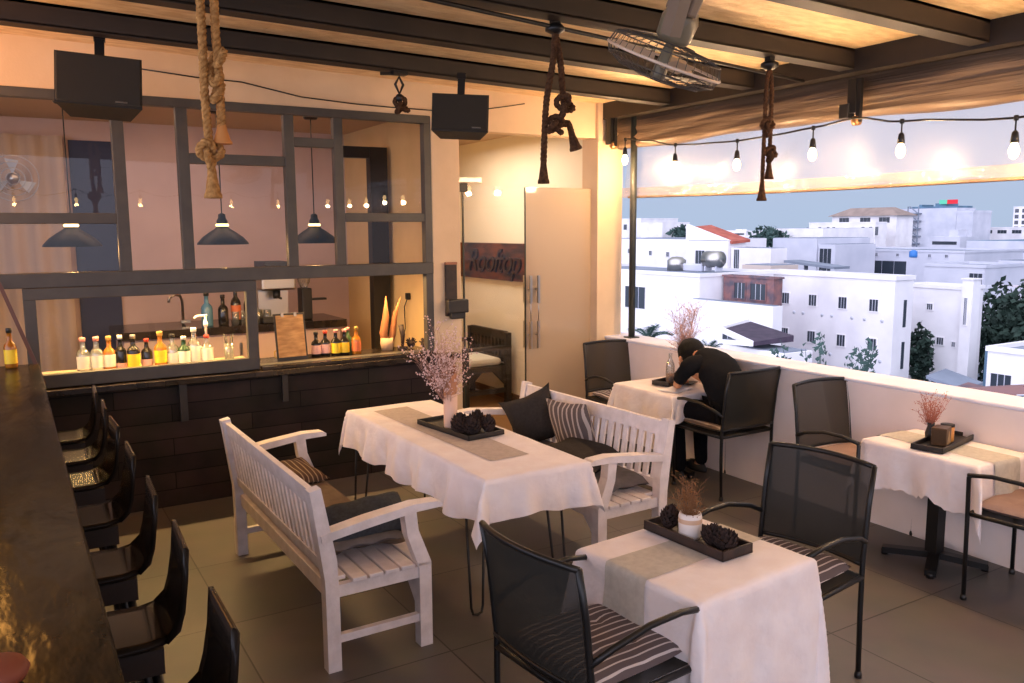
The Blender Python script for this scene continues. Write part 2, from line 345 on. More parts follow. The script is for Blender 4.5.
fx(.07, 1.52, 1.475, 1.55, .03); fx(.07, 1.52, .905, .992, .03); fx(.07, .14, .99, 1.48, .028); fx(1.445, 1.52, .99, 1.48, .028)
struct(f, 'sliding_frame', 'greyframe', w2)
struct(MB().add([(.14, 0, .99), (1.445, 0, .99), (1.445, 0, 1.475), (.14, 0, 1.475)], [(0, 1, 2, 3)]), 'sliding_pane', 'glass', w2)
struct(MB().bar((-.05, 5.97, 1.6), (.15, 5.97, .95), .022, .022), 'trim_23', mat('reddish_brown_strut', (92, 62, 52), .5))

# bar counter outside face
bar = thing('service_bar', 'long dark plank-clad service bar with a black top under the grey windows', 'bar counter', (0, 6.06, 0))
MB().box(-.6, 3.1, -.03, .04, 0, .86).build('plank_front', 'planks', bar)
MB().box(-.6, 3.12, -.09, .32, .86, .9, .005).build('bar_top', 'ledge', bar)
MB().box(1.53, 2.93, -.05, .4, .9, .925, .004).build('serving_sill', 'ledge', bar)
MB().box(.95, 1.0, -.07, -.03, .6, .86).build('bracket', 'blackwood', bar); MB().box(1.66, 1.7, -.07, -.03, .66, .86).build('bracket', 'blackwood', bar)
MB().box(.0, 1.5, .06, .42, .9, .952, .004).build('bottle_shelf', mat('pale_lit_bottle_shelf', (178, 158, 128), .4), bar)

# left counter and stools
ct = thing('window_counter', 'long worn varnished dark counter running along the left edge', 'counter', (0, 0, 0))
MB().box(-.62, .13, .95, 6.0, 1.035, 1.08, .008).build('counter_top', 'counter', ct)
MB().box(-.58, -.5, 1.0, 5.95, 0, 1.035).build('counter_panel', 'blackwood', ct)
for y in (1.1, 2.8, 4.4, 5.8): MB().box(-.5, -.1, y-.03, y+.03, .9, 1.035).box(-.14, -.08, y-.03, y+.03, 0, .95).build('counter_leg', 'blackwood', ct)

def make_stool():
    t = thing('bar_stool', 'x', 'stool')
    hw = .15
    # bent plywood: seat sweeping up into the backrest, along local x (back at +x)
    prof = [(-.2, .775), (-.19, .785), (-.05, .78), (.08, .78), (.13, .79), (.163, .82), (.178, .87), (.19, .95), (.198, 1.04)]
    def sheet(pr, th=.012, n=7):
        mb = MB(); vs = []
        P = [Vector((x, 0, z)) for x, z in pr]
        for i, p in enumerate(P):
            d = (P[min(i+1, len(P)-1)]-P[max(i-1, 0)]).normalized(); nn = Vector((-d.z, 0, d.x))*th
            for s_ in (0, 1):
                for k in range(n+1):
                    u = k/n*2-1; vs.append(p+nn*s_+Vector((0, u*hw*(1-.06*(i > len(P)-3 and abs(u) > .8)), 0))+Vector((-.012, 0, 0))*(u*u if i > 5 else 0))
        W = n+1; fs = []
        for i in range(len(P)-1):
            for k in range(n):
                a = i*2*W+k; fs.append((a, a+1, a+2*W+1, a+2*W)); a += W; fs.append((a, a+2*W, a+2*W+1, a+1))
            a = i*2*W; fs.append((a, a+2*W, a+3*W, a+W)); a = i*2*W+n; fs.append((a, a+W, a+3*W, a+2*W))
        for i in (0, len(P)-1):
            for k in range(n): a = i*2*W+k; fs.append((a, a+W, a+W+1, a+1))
        return mb.add(vs, fs, True)
    sheet(prof[:5]).build('seat', 'stoolwood', t)
    sheet(prof[4:]).build('backrest', 'stoolwood', t)
    MB().box(-.17, .12, -.13, .13, .70, .772).build('seat_box', 'stoolbase', t)
    for sx in (-1, 1):
        for sy in (-1, 1):
            MB().tube([(sx*.12-.02, sy*.1, .70), (sx*.2-.02, sy*.17, 0)], .013, 8).build('leg', 'blackmetal', t)
    MB().tube([(-.165, -.13, .28), (.135, -.13, .28), (.135, .13, .28), (-.165, .13, .28)], .009, 8, closed=True).build('footrest_ring', 'blackmetal', t)
    return t
ys = (1.90, 2.46, 3.0, 3.57, 4.13, 4.6, 5.08)
nm = ('dark bentwood stool nearest the camera, only its back standing clear at the bottom edge', 'second dark bentwood stool from the camera along the left counter',
      'third dark bentwood stool from the camera along the left counter', 'middle one of the seven dark stools along the left counter', 'third dark bentwood stool from the bar end of the counter',
      'second dark stool from the bar end, warm glint on its seat', 'last dark bentwood stool, beside the plank bar front')
st = make_stool()
for i, (y, l) in enumerate(zip(ys, nm)):
    o = st if i == 0 else dup(st, (0, 0, 0), 0)
    o.location = (.175, y, 0); o.rotation_euler = (0, 0, R.uniform(-.05, .05)); o['label'] = l; o['group'] = 'bentwood stools along the counter'

mbb = MB().lathe([(.001, 0), (.03, .002), (.05, .012), (.058, .028), (.05, .042), (.03, .05), (.001, .053)], n=24)
tag(mbb.build('rounded_object', 'clay', loc=(-.075, 1.70, 1.081)), 'blurred reddish brown rounded object cut off by the bottom left corner', 'pot')  # rounded stand-in for a blurred shape of unknown kind

# glass double door
d1 = sroot('door_1', (0, 6.16, 0))
struct(MB().box(3.865, 4.56, -.006, .006, .01, 2.26), 'frosted_leaf', 'frost', d1)
struct(MB().box(3.262, 3.86, -.005, .005, .01, 2.26), 'clear_leaf', 'doorglass', d1)
struct(MB().box(3.25, 3.262, -.008, .008, .0, 2.26).box(3.859, 3.866, -.008, .008, .0, 2.26), 'leaf_edge', mat('green_black_glass_edge', (34, 44, 38), .3), d1)
struct(MB().box(3.19, 3.29, -.03, .03, 2.21, 2.28, .004), 'patch_fitting', 'plasticblack', d1)
struct(MB().box(3.2, 3.42, -.03, .0, 2.285, 2.33, .004), 'door_closer', 'steel', d1)
for x in (3.888, 3.968):
    for sgn in (-1, 1):
        struct(MB().bar((x, sgn*.05, .86), (x, sgn*.05, 1.1), .022, .022).bar((x, sgn*.05, 1.26), (x, sgn*.05, 1.5), .022, .022).tube([(x, sgn*.05, 1.0), (x, sgn*.05, 1.4)], .005).tube([(x, 0, 1.38), (x, sgn*.05, 1.38)], .008).tube([(x, 0, .98), (x, sgn*.05, .98)], .008), 'door_handle', 'steel', d1)

# ---- string lights along the open side
sl = thing('string_lights', 'black cable of glowing filament bulbs strung across the open side', 'string lights')
K = [(-1.0, 2.62), (-.4, 2.53), (.5, 2.5), (1.2, 2.52), (1.86, 2.5), (2.47, 2.465), (3.13, 2.52), (3.45, 2.575), (3.77, 2.55), (4.08, 2.534), (4.43, 2.526), (4.8, 2.538), (5.09, 2.555), (5.45, 2.62), (5.72, 2.66)]
P = []
for i in range(len(K)-1):
    for k in range(4):
        t = k/4; s_ = t*t*(3-2*t); P.append((4.6, K[i][0]+(K[i+1][0]-K[i][0])*t, K[i][1]+(K[i+1][1]-K[i][1])*s_))
MB().tube(P+[(4.6, K[-1][0], K[-1][1])], .007, 6).build('cable', 'plasticblack', sl)
BUL = [(5.72, 2.655), (5.09, 2.555), (4.432, 2.526), (3.765, 2.548), (3.127, 2.52), (2.468, 2.465), (1.83, 2.5), (1.2, 2.52), (.5, 2.5), (-.2, 2.51)]
for y, z in BUL:
    h = MB().tube([(0, 0, .012), (0, 0, -.07)], .005, 6).lathe([(.008, -.065), (.016, -.075), (.019, -.10), (.022, -.125), (.018, -.128)], n=12).lathe([(.012, .014), (.014, 0), (.012, -.014)], n=8).build('bulb_socket', 'plasticblack', sl, loc=(4.6, y, z))
    BULB0 = h
    MB().lathe([(.008, -.122), (.016, -.135), (.026, -.16), (.027, -.178), (.02, -.2), (.008, -.212), (.001, -.214)], n=14).build('bulb', 'bulb', h)

s2 = thing('string_lights', 'black cable of filament bulbs along the open back side of the terrace', 'string lights')
BX = [-1.5, -.65, .18, 1.01, 1.78, 2.55, 3.31, 4.1]
P = [(x0+(x1-x0)*t, -2.4, 2.56-.1*math.sin(PI*t)) for x0, x1 in zip([-2.4]+BX, BX+[4.6]) for t in (0, .25, .5, .75)]+[(4.6, -2.4, 2.56)]
MB().tube(P, .007, 6).build('cable', 'plasticblack', s2)
for x in BX:
    h = dup(BULB0, (x, -2.4, 2.56), parent=s2)
# ---- rolled vinyl blind, hanging clear sheet
bl = thing('roller_blind', 'clear vinyl blind bunched under the roof edge and hanging half down', 'blind', (4.85, 0, 0))
def sheetYZ(mb, y0, y1, z0f, z1f, xf_, ny=90, nz=14):
    vs = []; 
    for i in range(ny+1):
        y = y0+(y1-y0)*i/ny
        for j in range(nz+1):
            t = j/nz; vs.append((xf_(y, t), y, z0f(y)+(z1f(y)-z0f(y))*t))
    fs = [(i*(nz+1)+j, (i+1)*(nz+1)+j, (i+1)*(nz+1)+j+1, i*(nz+1)+j+1) for i in range(ny) for j in range(nz)]
    return mb.add(vs, fs, True)
zlow = lambda y: 2.19+.01*math.sin(y*1.1)+.006*(y-2.5)
sheetYZ(MB(), -1.5, 6.05, zlow, lambda y: 2.7, lambda y, t: .02+.03*math.sin(y*2.3+2*t)*t+.012*math.sin(y*7+t*5)*min(1, t*4)).build('clear_sheet', 'vinyl', bl)
sheetYZ(MB(), -1.5, 6.05, lambda y: zlow(y)-.035, lambda y: zlow(y)+.05, lambda y, t: -.012+.003*math.sin(y*9), nz=3).build('hem', 'vinylhem', bl)
MB().tube([(.02, y*.2, zlow(y*.2)-.03) for y in range(-7, 31)], .011, 8).build('hem_pole', mat('brown_hem_pole', (132, 104, 76), .5), bl)
rl = MB()
n = 16; prof = [(-.04, 2.9), (.05, 2.9), (.075, 2.80), (.05, 2.76), (.08, 2.73), (.05, 2.705), (.075, 2.67), (.06, 2.625), (.01, 2.60), (-.04, 2.615), (-.055, 2.65), (-.03, 2.685), (-.055, 2.71), (-.03, 2.745), (-.055, 2.775), (-.035, 2.80)]
vs = []; ny = 130
for i in range(ny+1):
    y = -1.55+7.62*i/ny
    for k, (x, z) in enumerate(prof):
        sag = .02*math.sin(y*2.0)+.012*math.sin(y*5.3+k) if z < 2.8 else 0
        if 6 <= k <= 10: sag += .022*math.sin(y*1.3+1)
        vs.append((x-.03+.008*math.sin(y*6+k*1.7), y, z+sag*.6))
fs = [(i*16+k, i*16+(k+1) % 16, (i+1)*16+(k+1) % 16, (i+1)*16+k) for i in range(ny) for k in range(16)]
rl.add(vs, fs, True).build('bunched_roll', 'vinylroll', bl)

# beam bracket with pulley where the cable is tied
bk = thing('blind_pulley', 'metal bracket with pulley hanging below the roof edge above the parapet', 'pulley', (4.68, 3.5, 2.56))
MB().box(-.012, .012, -.03, .0, 0, .27).box(-.02, .02, -.001, .06, .06, .27).build('bracket', 'blackmetal', bk)
MB().box(-.035, .03, .04, .11, .03, .12, .004).build('winch_box', 'plasticblack', bk)
MB().xf(Matrix()).tube([(0, -.02, .01), (0, .02, .01)], .03, 14).build('wheel', mat('greasy_brass', (150, 110, 70), .4, metal=.5), bk)
bk2 = thing('blind_pulley', 'dark bracket and pulley at the corner column end of the blind', 'pulley', (4.66, 5.95, 2.62))
MB().box(-.012, .012, -.03, .01, 0, .25).box(-.04, .0, .0, .07, .02, .25).build('bracket', 'blackmetal', bk2)
MB().tube([(0, -.02, .01), (0, .02, .01)], .035, 14).build('wheel', mat('greasy_brass2', (150, 110, 70), .4, metal=.5), bk2)
# ---------------------------------------------------------------- inside the bar room
pn = {}
def pendant():
    t = thing('pendant_lamp', 'x', 'pendant lamp')
    MB().tube([(0, 0, .2), (0, 0, 1.05)], .005, 6).build('cord', 'plasticblack', t)
    MB().lathe([(.05, 1.03), (.06, 1.04), (.06, 1.06)], n=14).build('ceiling_rose', 'plasticblack', t)
    MB().lathe([(.2, 0), (.195, .015), (.155, .06), (.10, .10), (.06, .125), (.045, .14), (.042, .19), (.03, .21), (.028, .24), (.01, .25)], n=28, cap=False).build('lamp_shade', mat('black_enamel_shade', (15, 18, 17), .45, spec=.3), t)
    b = MB().lathe([(.001, .045), (.02, .055), (.03, .08), (.026, .11), (.014, .14)], n=14).build('bulb', 'ledlamp', t)
    MB().tube([(0.041*math.cos(a), .041*math.sin(a), .155) for a in [k*PI/6 for k in range(12)]], .012, 6, closed=True).build('glowing_collar', 'ledlamp', t)
    return t
p0 = pendant()
for i, (x, l) in enumerate(((1.51, 'black enamel pendant lamp hanging behind the middle window panes'), (2.27, 'black enamel pendant lamp half hidden by a window post'), (.43, 'black enamel pendant lamp behind the lower left pane'))):
    o = p0 if i == 0 else dup(p0)
    o.location = (x, 7.0, 1.795); o['label'] = l; o['group'] = 'pendant lamps in the bar room'
# back counter
bc = thing('back_counter', 'dark topped kitchen counter along the back of the bar room', 'counter', (0, 0, 0))
MB().box(.75, 2.75, 7.6, 8.3, .99, 1.06, .004).build('worktop', 'ledge', bc)
MB().box(.8, 2.7, 7.66, 8.3, 0, .99).build('cabinet', 'wallbar', bc)
for x in (1.2, 1.75): MB().box(x, x+.02, 7.64, 7.66, .3, .9).build('door_handle', 'steel', bc)
fc = thing('kitchen_tap', 'curved steel tap standing on the back counter', 'tap', (1.33, 7.95, 1.06))
MB().tube([(0, 0, 0), (0, 0, .22), (-.02, -.03, .27), (-.07, -.06, .285), (-.12, -.09, .26), (-.13, -.1, .22)], .012).build('spout', 'steel', fc)
MB().box(-.02, .06, -.015, .015, .02, .045).build('lever', 'steel', fc)
# espresso machine
em = thing('coffee_machine', 'steel coffee machine on the back counter behind the menu clipboard', 'coffee machine', (2.12, 7.82, 1.06))
MB().box(-.16, .16, -.2, .2, .3, .44, .02).box(-.14, .14, .02, .2, .05, .3).build('housing', 'steel', em)
MB().box(-.16, .16, -.2, .2, 0, .06, .01).build('drip_tray', 'plasticblack', em)
MB().box(-.12, .12, -.19, .19, .44, .56).build('cup_rail', 'plasticblack', em)
MB().lathe([(.03, .22), (.035, .25), (.035, .3)], (0, -.1, 0), 14).tube([(0, -.1, .24), (0, -.24, .23)], .012).build('portafilter', 'plasticblack', em)
gl = thing('coffee_grinder', 'black coffee grinder beside the coffee machine', 'grinder', (2.42, 7.85, 1.06))
MB().box(-.05, .05, -.09, .06, 0, .3, .01).build('body', 'plasticblack', gl)
MB().lathe([(.03, .3), (.06, .36), (.065, .48), (.05, .5)], n=16).build('hopper', 'bottleglass', gl)
MB().box(-.03, .2, -.06, .02, .18, .2).build('tray_arm', 'plasticblack', gl)
# glasses on back counter
g0 = MB().lathe([(.001, 0), (.03, 0), (.035, .12), (.032, .12), (.028, .008), (.001, .008)], n=16).build('drinking_glass', 'bottleglass')
for i in range(5):
    o = g0 if i == 0 else dup(g0)
    o.location = (1.92+.09*(i % 5)*.8-.18, 7.72+.05*(i % 2), 1.06); tag(o, 'clear drinking glass upturned in the row on the back counter', 'glass', 'glasses on the back counter')

# ---- bottles
def bottle(x, y, z, h, r, glass, label, lab=None, cap=None, neck=.35, sq=1, group=None, nm='bottle', labr=(.12, .48)):
    r *= 1.0 if y > 7 or y < 6 else 1.24
    t = thing(nm, label, 'bottle', (x, y, z), R.uniform(-.3, .3), group)
    hs = h*(1-neck)
    MB().lathe([(.001, 0), (r*.95, .002), (r, .012), (r, hs*.82), (r*.85, hs*.93), (r*.4, hs*1.06), (r*.34, h*.93), (r*.4, h*.94), (r*.4, h)], n=20, sy=sq).build('glass_body', glass, t)
    if lab: MB().lathe([(r*1.02, h*labr[0]), (r*1.02, h*labr[1])], n=20, sy=sq, cap=False).build('paper_label', lab, t)
    if cap: MB().lathe([(r*.46, h*.9), (r*.46, h*1.01), (r*.4, h*1.02), (.001, h*1.02)], n=14).build('cap', cap, t)
    return t
def cm(n, c, r=.5, **k): return mat(n, c, r, **k)
labW = cm('white_bottle_label', (236, 232, 214)); labY = cm('yellow_bottle_label', (232, 196, 40)); labO = cm('orange_bottle_label', (210, 110, 60)); labP = cm('pink_bottle_label', (220, 170, 160))
capR = cm('red_cap', (190, 60, 44)); capW = cm('white_cap', (232, 226, 214)); capPk = cm('pink_cap', (214, 140, 130)); capG = cm('gold_cap', (176, 140, 70)); capB = M['plasticblack']
amber = cm('amber_liquor_glass', (150, 92, 24), .1); dark = cm('dark_bottle_glass', (22, 20, 18), .12); green = cm('green_bottle_glass', (40, 66, 40), .12); bluegl = cm('blue_bottle_glass', (84, 132, 158), .2); cleargl = 'bottleglass'
zB = .952
gA = 'bottles behind the sliding window'
bottle(.40, 6.3, zB, .235, .034, cleargl, 'clear bottle with pink cap and white label, first from the left behind the sliding window', labW, capPk, group=gA)
bottle(.482, 6.3, zB, .235, .034, cleargl, 'clear bottle with pink cap and white label, second from the left behind the sliding window', labW, capPk, group=gA)
bottle(.56, 6.3, zB, .235, .032, amber, 'clear and amber bottle with a tan cork, third from the left behind the sliding window', labW, capG, group=gA)
bottle(.632, 6.31, zB, .235, .03, dark, 'dark bottle with a white pourer, fourth from the left behind the sliding window', labP, capW, group=gA, labr=(.05, .2))
bottle(.712, 6.29, zB, .235, .034, dark, 'dark bottle with a round yellow label and steel pourer behind the sliding window', labY, 'steel', group=gA, labr=(.05, .45))
bottle(.80, 6.31, zB, .2, .03, dark, 'short dark bottle with an orange-red cap behind the sliding window', labP, capR, group=gA, labr=(.06, .3))
bottle(.888, 6.29, zB, .245, .034, amber, 'amber bottle with yellow label beside the short red-capped bottle', labY, capG, group=gA)
bottle(.97, 6.31, zB, .22, .036, cleargl, 'squat clear bottle with black cap and cream label behind the sliding window', labW, capB, group=gA, labr=(.05, .42))
bottle(1.045, 6.29, zB, .2, .034, green, 'green bottle with a white pourer behind the sliding window', labW, capW, group=gA, labr=(.08, .5))
bottle(1.12, 6.31, zB, .255, .036, cleargl, 'tall clear bottle with white cap and red seal left of the syrup pump', labW, capW, group=gA, labr=(.05, .5))
sp = bottle(1.205, 6.3, zB, .2, .035, cleargl, 'white-labelled syrup bottle with tall white pump top and red neck', labW, capR, group=gA, labr=(.05, .55), nm='syrup_bottle')
MB().tube([(0, 0, .2), (0, 0, .34)], .008).lathe([(.012, .26), (.017, .28), (.01, .31)], n=10).tube([(.012, 0, .345), (-.06, 0, .34), (-.075, 0, .325)], .009).build('pump', capW, sp)
cup = thing('straw_glass', 'clear glass of straws and stirrers at the right end behind the sliding window', 'glass', (1.36, 6.3, zB))
MB().lathe([(.001, 0), (.032, 0), (.036, .13), (.033, .13), (.03, .01), (.001, .01)], n=18).build('tumbler', cleargl, cup)
MB().tube([(0, 0, .01), (-.03, .01, .2)], .004).tube([(0, 0, .01), (.02, .01, .19)], .004).tube([(.01, 0, .01), (.035, 0, .2)], .004).tube([(-.01, 0, .01), (-.01, .01, .18)], .004).build('stirrers', 'plasticblack', cup)
gB = 'bottles standing in the open serving hatch'
zC = .925
pn_ = thing('jug', 'small cream jug with a handle beside the menu clipboard in the hatch', 'jug', (1.745, 6.26, zC))
MB().lathe([(.03, 0), (.036, .01), (.036, .08), (.03, .095), (.03, .1)], n=20).build('jug_body', labW, pn_)
MB().tube([(-.034, 0, .08), (-.06, 0, .07), (-.06, 0, .03), (-.034, 0, .015)], .006).build('handle', capG, pn_)
bottle(1.83, 6.36, zC, .2, .035, dark, 'dark bottle with a white cap and silver neck foil, behind the cream jug', None, capW, group=gB)
bottle(1.90, 6.28, zC, .2, .032, dark, 'dark bottle with silver foil neck right of the cream jug', None, 'steel', group=gB)
bottle(2.02, 6.3, zC, .19, .03, dark, 'black bottle with a round white and red label in the serving hatch', labP, capB, group=gB)
bottle(2.095, 6.3, zC, .195, .03, dark, 'dark bottle with pink label and red-brown cap in the serving hatch', labP, capR, group=gB)
bottle(2.172, 6.28, zC, .2, .03, dark, 'dark bottle with yellow oval label, left one of the two', labY, capPk, group=gB, labr=(.1, .5))
bottle(2.245, 6.28, zC, .2, .03, dark, 'dark bottle with yellow oval label, right one of the two', labY, capPk, group=gB, labr=(.1, .5))
bottle(2.31, 6.38, zC, .2, .028, green, 'green bottle with pink cap at the back of the hatch bottles', None, capPk, group=gB)
bottle(2.335, 6.26, zC, .215, .03, amber, 'clear amber bottle, rightmost in the serving hatch', labO, capG, group=gB)
gC = 'bottles at the back of the bar room'
bottle(1.5, 7.75, 1.06, .3, .05, bluegl, 'pale blue plastic-looking bottle on the back counter right of the tap', None, capB, group=gC)
bottle(1.64, 7.75, 1.06, .27, .045, dark, 'short dark bottle between the blue bottle and the tall ones', None, capB, group=gC)
bottle(1.76, 7.78, 1.06, .36, .045, dark, 'tallest dark bottle with amber label on the back counter', labO, capB, group=gC)
bottle(1.88, 7.78, 1.06, .33, .05, dark, 'dark bottle at the right end of the group on the back counter', None, capB, group=gC)
bottle(-.02, 5.88, 1.081, .24, .035, amber, 'amber bottle standing on the far end of the left counter', labY, capB)

# menu clipboard
cb = thing('menu_clipboard', 'kraft paper menu on a dark clipboard leaning in the serving hatch', 'clipboard', (1.79, 6.16, .93), (-.16, 0, .05))
MB().box(-.115, .125, .0, .008, 0, .36, .003).build('board', 'blackwood', cb)
MB().box(-.1, .11, -.004, -.001, .03, .345).build('menu_sheet', 'paper', cb)
MB().box(-.06, -.04, -.01, .01, .335, .365).box(.04, .06, -.01, .01, .335, .365).build('clip', 'steel', cb)
# pot, driftwood
ob = MB().lathe([(.001, 0), (.045, 0), (.055, .05), (.05, .1), (.045, .1), (.04, .02), (.001, .02)], n=20).build('plant_pot', cm('tan_clay_pot', (190, 160, 128), .7), loc=(2.63, 6.34, zC))
tag(ob, 'tan pot holding driftwood at the right end of the serving hatch', 'pot')
dw = thing('driftwood', 'pair of pointed driftwood sticks standing in the tan pot', 'driftwood', (2.63, 6.34, zC+.022))
MB().tube([(-.01, 0, 0), (-.03, 0, .12), (-.0, .01, .25), (.0, .0, .42)], [.02, .034, .028, .003], 7).build('left_stick', cm('weathered_driftwood', (160, 104, 64), .9, bump=.5), dw)
MB().tube([(.02, 0, 0), (.05, 0, .1), (.08, .01, .26), (.13, .0, .41)], [.018, .03, .022, .003], 7).build('right_stick', cm('weathered_driftwood2', (150, 96, 58), .9, bump=.5), dw)
ob = MB().box(-.035, .035, -.03, .03, 0, .02, .004).tube([(0, 0, .02), (.005, 0, .12), (-.01, 0, .2)], [.012, .02, .022], 10).build('wooden_figure', 'brownwood', loc=(2.75, 6.3, zC))
tag(ob, 'small dark carved stand beside the tan pot in the hatch', 'ornament')
for x, y, l in ((2.93, 6.25, 'rightmost'), (2.84, 6.33, 'left')):
    m_ = MB().ball((0, 0, .035), .035, sc=(1, 1, .9))
    for k in range(24): a = R.uniform(0, 6.28); e = R.uniform(.1, 1.4); m_.tube([(0, 0, .035), (.055*math.cos(a)*math.cos(e), .055*math.sin(a)*math.cos(e), .035+.055*math.sin(e))], [.014, .004], 5)
    tag(m_.build('pine_cone', 'cone', loc=(x, y, zC if x < 2.9 else zC)), 'dark pine cone at the right end of the serving hatch, the %s one' % l, 'pine cone', 'pine cones in the serving hatch')

# inner dark frame, socket with cord, wall behind
ifr = thing('inner_door_frame', 'dark frame standing inside behind the right window panes', 'door frame', (0, 0, 0))
MB().box(2.93, 3.1, 7.35, 7.45, 0, 2.66).box(2.62, 2.93, 7.36, 7.44, 2.56, 2.66).build('post', 'plasticblack', ifr)
so = thing('wall_socket', 'black plug with hanging cord on the pale side wall inside', 'socket', (3.135, 7.0, 1.3))
MB().box(-.03, 0, -.03, .03, -.03, .03, .005).build('plug', 'plasticblack', so)
MB().tube([(-.02, .0, -.02), (-.03, .05, -.1), (-.03, .04, -.3), (-.03, .1, -.4)], .005).build('cord', 'plasticblack', so)
# doorway, curtain, wall fan at the back left
struct(MB().box(.55, .9, 8.57, 8.6, 0, 2.72), 'door_2', 'nightblue')
cu = MB(); vs = []
for i in range(61):
    x = -1.6+2.1*i/60
    for z in (.4, 2.74): vs.append((x, 8.48+.035*math.sin(i*1.15), z))
cu.add(vs, [(2*i, 2*i+2, 2*i+3, 2*i+1) for i in range(60)], True)
tag(cu.build('curtain', 'curtain'), 'pale beige curtain in folds behind the left window', 'curtain')
wfn = thing('wall_fan', 'grey caged wall fan seen through the upper left pane', 'fan', (.1, 8.2, 2.35), (.2, .5, 0))
for r in (.19, .14, .09, .05): MB().tube([(r*math.cos(a), -.03 if r < .19 else 0, r*math.sin(a)) for a in [k*PI/14 for k in range(28)]], .004, 5, closed=True).build('cage_ring', 'steel', wfn)
MB().lathe([(.04, -.04), (.045, .0), (.045, .1), (.03, .14)], n=16).xf(Matrix.Rotation(-PI/2, 4, 'X')).build('motor', 'steel', wfn)
for k in range(3):
    a = k*2.094; MB().add([(.03*math.cos(a), .0, .03*math.sin(a)), (.16*math.cos(a-.35), -.02, .16*math.sin(a-.35)), (.17*math.cos(a+.3), .02, .17*math.sin(a+.3))], [(0, 1, 2)]).build('blade', mat('pale_fan_blade', (170, 176, 180), .4), wfn)
MB().bar((0, .12, -.02), (0, .26, -.1), .03, .03).build('bracket', 'steel', wfn)

# wooden sign in the hall
sg = thing('wall_sign', 'dark stained wooden board with raised script word on the bright hall wall', 'sign', (4.735, 7.4, 1.34))
MB().box(-.03, 0, 0, 1.72, 0, .41, .004).build('board', 'signwood', sg)
fc_ = bpy.data.curves.new('lettering', 'FONT'); fc_.body = 'Rooftop'; fc_.size = .38; fc_.extrude = .012; fc_.shear = .35; fc_.space_character = .92; fc_.align_x = 'CENTER'; fc_.align_y = 'CENTER'
to = bpy.data.objects.new('tmp', fc_); C.objects.link(to)
dg = bpy.context.evaluated_depsgraph_get(); me = bpy.data.meshes.new_from_object(to.evaluated_get(dg)); bpy.data.objects.remove(to)
me.materials.clear(); me.materials.append(M['signletter'])
lt = bpy.data.objects.new('lettering', me); C.objects.link(lt); lt.parent = sg
lt.matrix_local = Matrix(((0, 0, -1, -.04), (-1, 0, 0, .78), (0, 1, 0, .20), (0, 0, 0, 1)))
# hall armchair: back along the wall
ha = thing('wooden_armchair', 'black wooden armchair with pale cushion under the sign in the hall', 'armchair', (4.68, 7.75, 0))
MB().box(-.07, 0, 0, .06, 0, .78, .006).build('leg', 'blackwood', ha); MB().box(-.07, 0, .84, .9, 0, .78, .006).build('leg', 'blackwood', ha)
MB().box(-.6, -.53, 0, .06, 0, .6, .006).build('leg', 'blackwood', ha); MB().box(-.6, -.53, .84, .9, 0, .6, .006).build('leg', 'blackwood', ha)
MB().box(-.06, -.01, .06, .84, .70, .79, .005).box(-.06, -.01, .06, .84, .45, .5).build('back_rails', 'blackwood', ha)
for k in range(9): MB().box(-.05, -.02, .11+k*.08, .14+k*.08, .5, .7).build('spindle', 'blackwood', ha)
for y in (.0, .84): MB().box(-.63, 0, y-.005, y+.065, .6, .64, .006).build('armrest', 'blackwood', ha)
MB().box(-.58, -.02, .02, .88, .36, .42).prism([(.06, .36), (.2, .36), (.06, .22)], 'x', -.58, -.54).box(-.56, -.04, .01, .05, .12, .17).box(-.56, -.04, .85, .89, .12, .17).build('seat_frame', 'blackwood', ha)
for x0 in (-.53, -.07):
    s_ = 1 if x0 < -.3 else -1
    MB().prism([(x0, .36), (x0+s_*.16, .36), (x0, .2)], 'y', .015, .045).build('corner_brace', 'blackwood', ha)
MB().box(-.57, -.08, .07, .83, .42, .5, .035).build('cushion', labW, ha)
# bedroom-style wall ornament on the pillar
wo = thing('wall_ornament', 'dark wooden bracket with carved face hanging on the cream pillar', 'ornament', (3.085, 6.075, 1.2))
MB().box(-.05, .05, -.03, 0, .0, .42, .004).build('back_board', 'brownwood', wo)
MB().box(-.065, .12, -.1, -.03, .03, .14, .01).box(-.03, .1, -.08, -.03, -.02, .05, .01).build('carved_block', 'blackwood', wo)
MB().box(-.05, .05, -.035, 0, .42, .44).build('top_edge', mat('worn_tan_edge', (150, 100, 76), .7), wo)

# speakers hung from the beam
def speaker(loc, rot, l, w=.42, h=.33, d=.26, arm=.14):
    t = thing('wall_speaker', l, 'speaker', loc, rot)
    # trapezoid cabinet, grille at local -y
    MB().prism([(-w/2, -d/2), (w/2, -d/2), (w*.36, d/2), (-w*.36, d/2)], 'z', -h/2, h/2).build('cabinet', 'speaker', t)
    MB().box(-w/2+.006, w/2-.006, -d/2-.018, -d/2, -h/2+.006, h/2-.006, .008).build('grille', 'grille', t)
    MB().box(.08, .14, -d/2-.021, -d/2-.017, -h/2+.02, -h/2+.028).build('badge', 'steel', t)
    m_ = MB().box(-.05, .05, -.03, .03, h/2, h/2+.02).bar((0, 0, h/2), (0, .0, h/2+arm), .05, .04).box(-.03, .03, -.03, .03, h/2+arm-.01, h/2+arm+.03)
    m_.build('mounting_bracket', 'blackmetal', t)
    return t
speaker((.52, 5.3, 2.70), (-.16, .05, -.12), 'left brown-black loudspeaker hanging from the beam over the bar windows', w=.43, h=.28)
speaker((2.72, 5.16, 2.66), (-.14, .04, -.5), 'right black loudspeaker hanging from the beam by the doorway', w=.38, h=.25, d=.22)
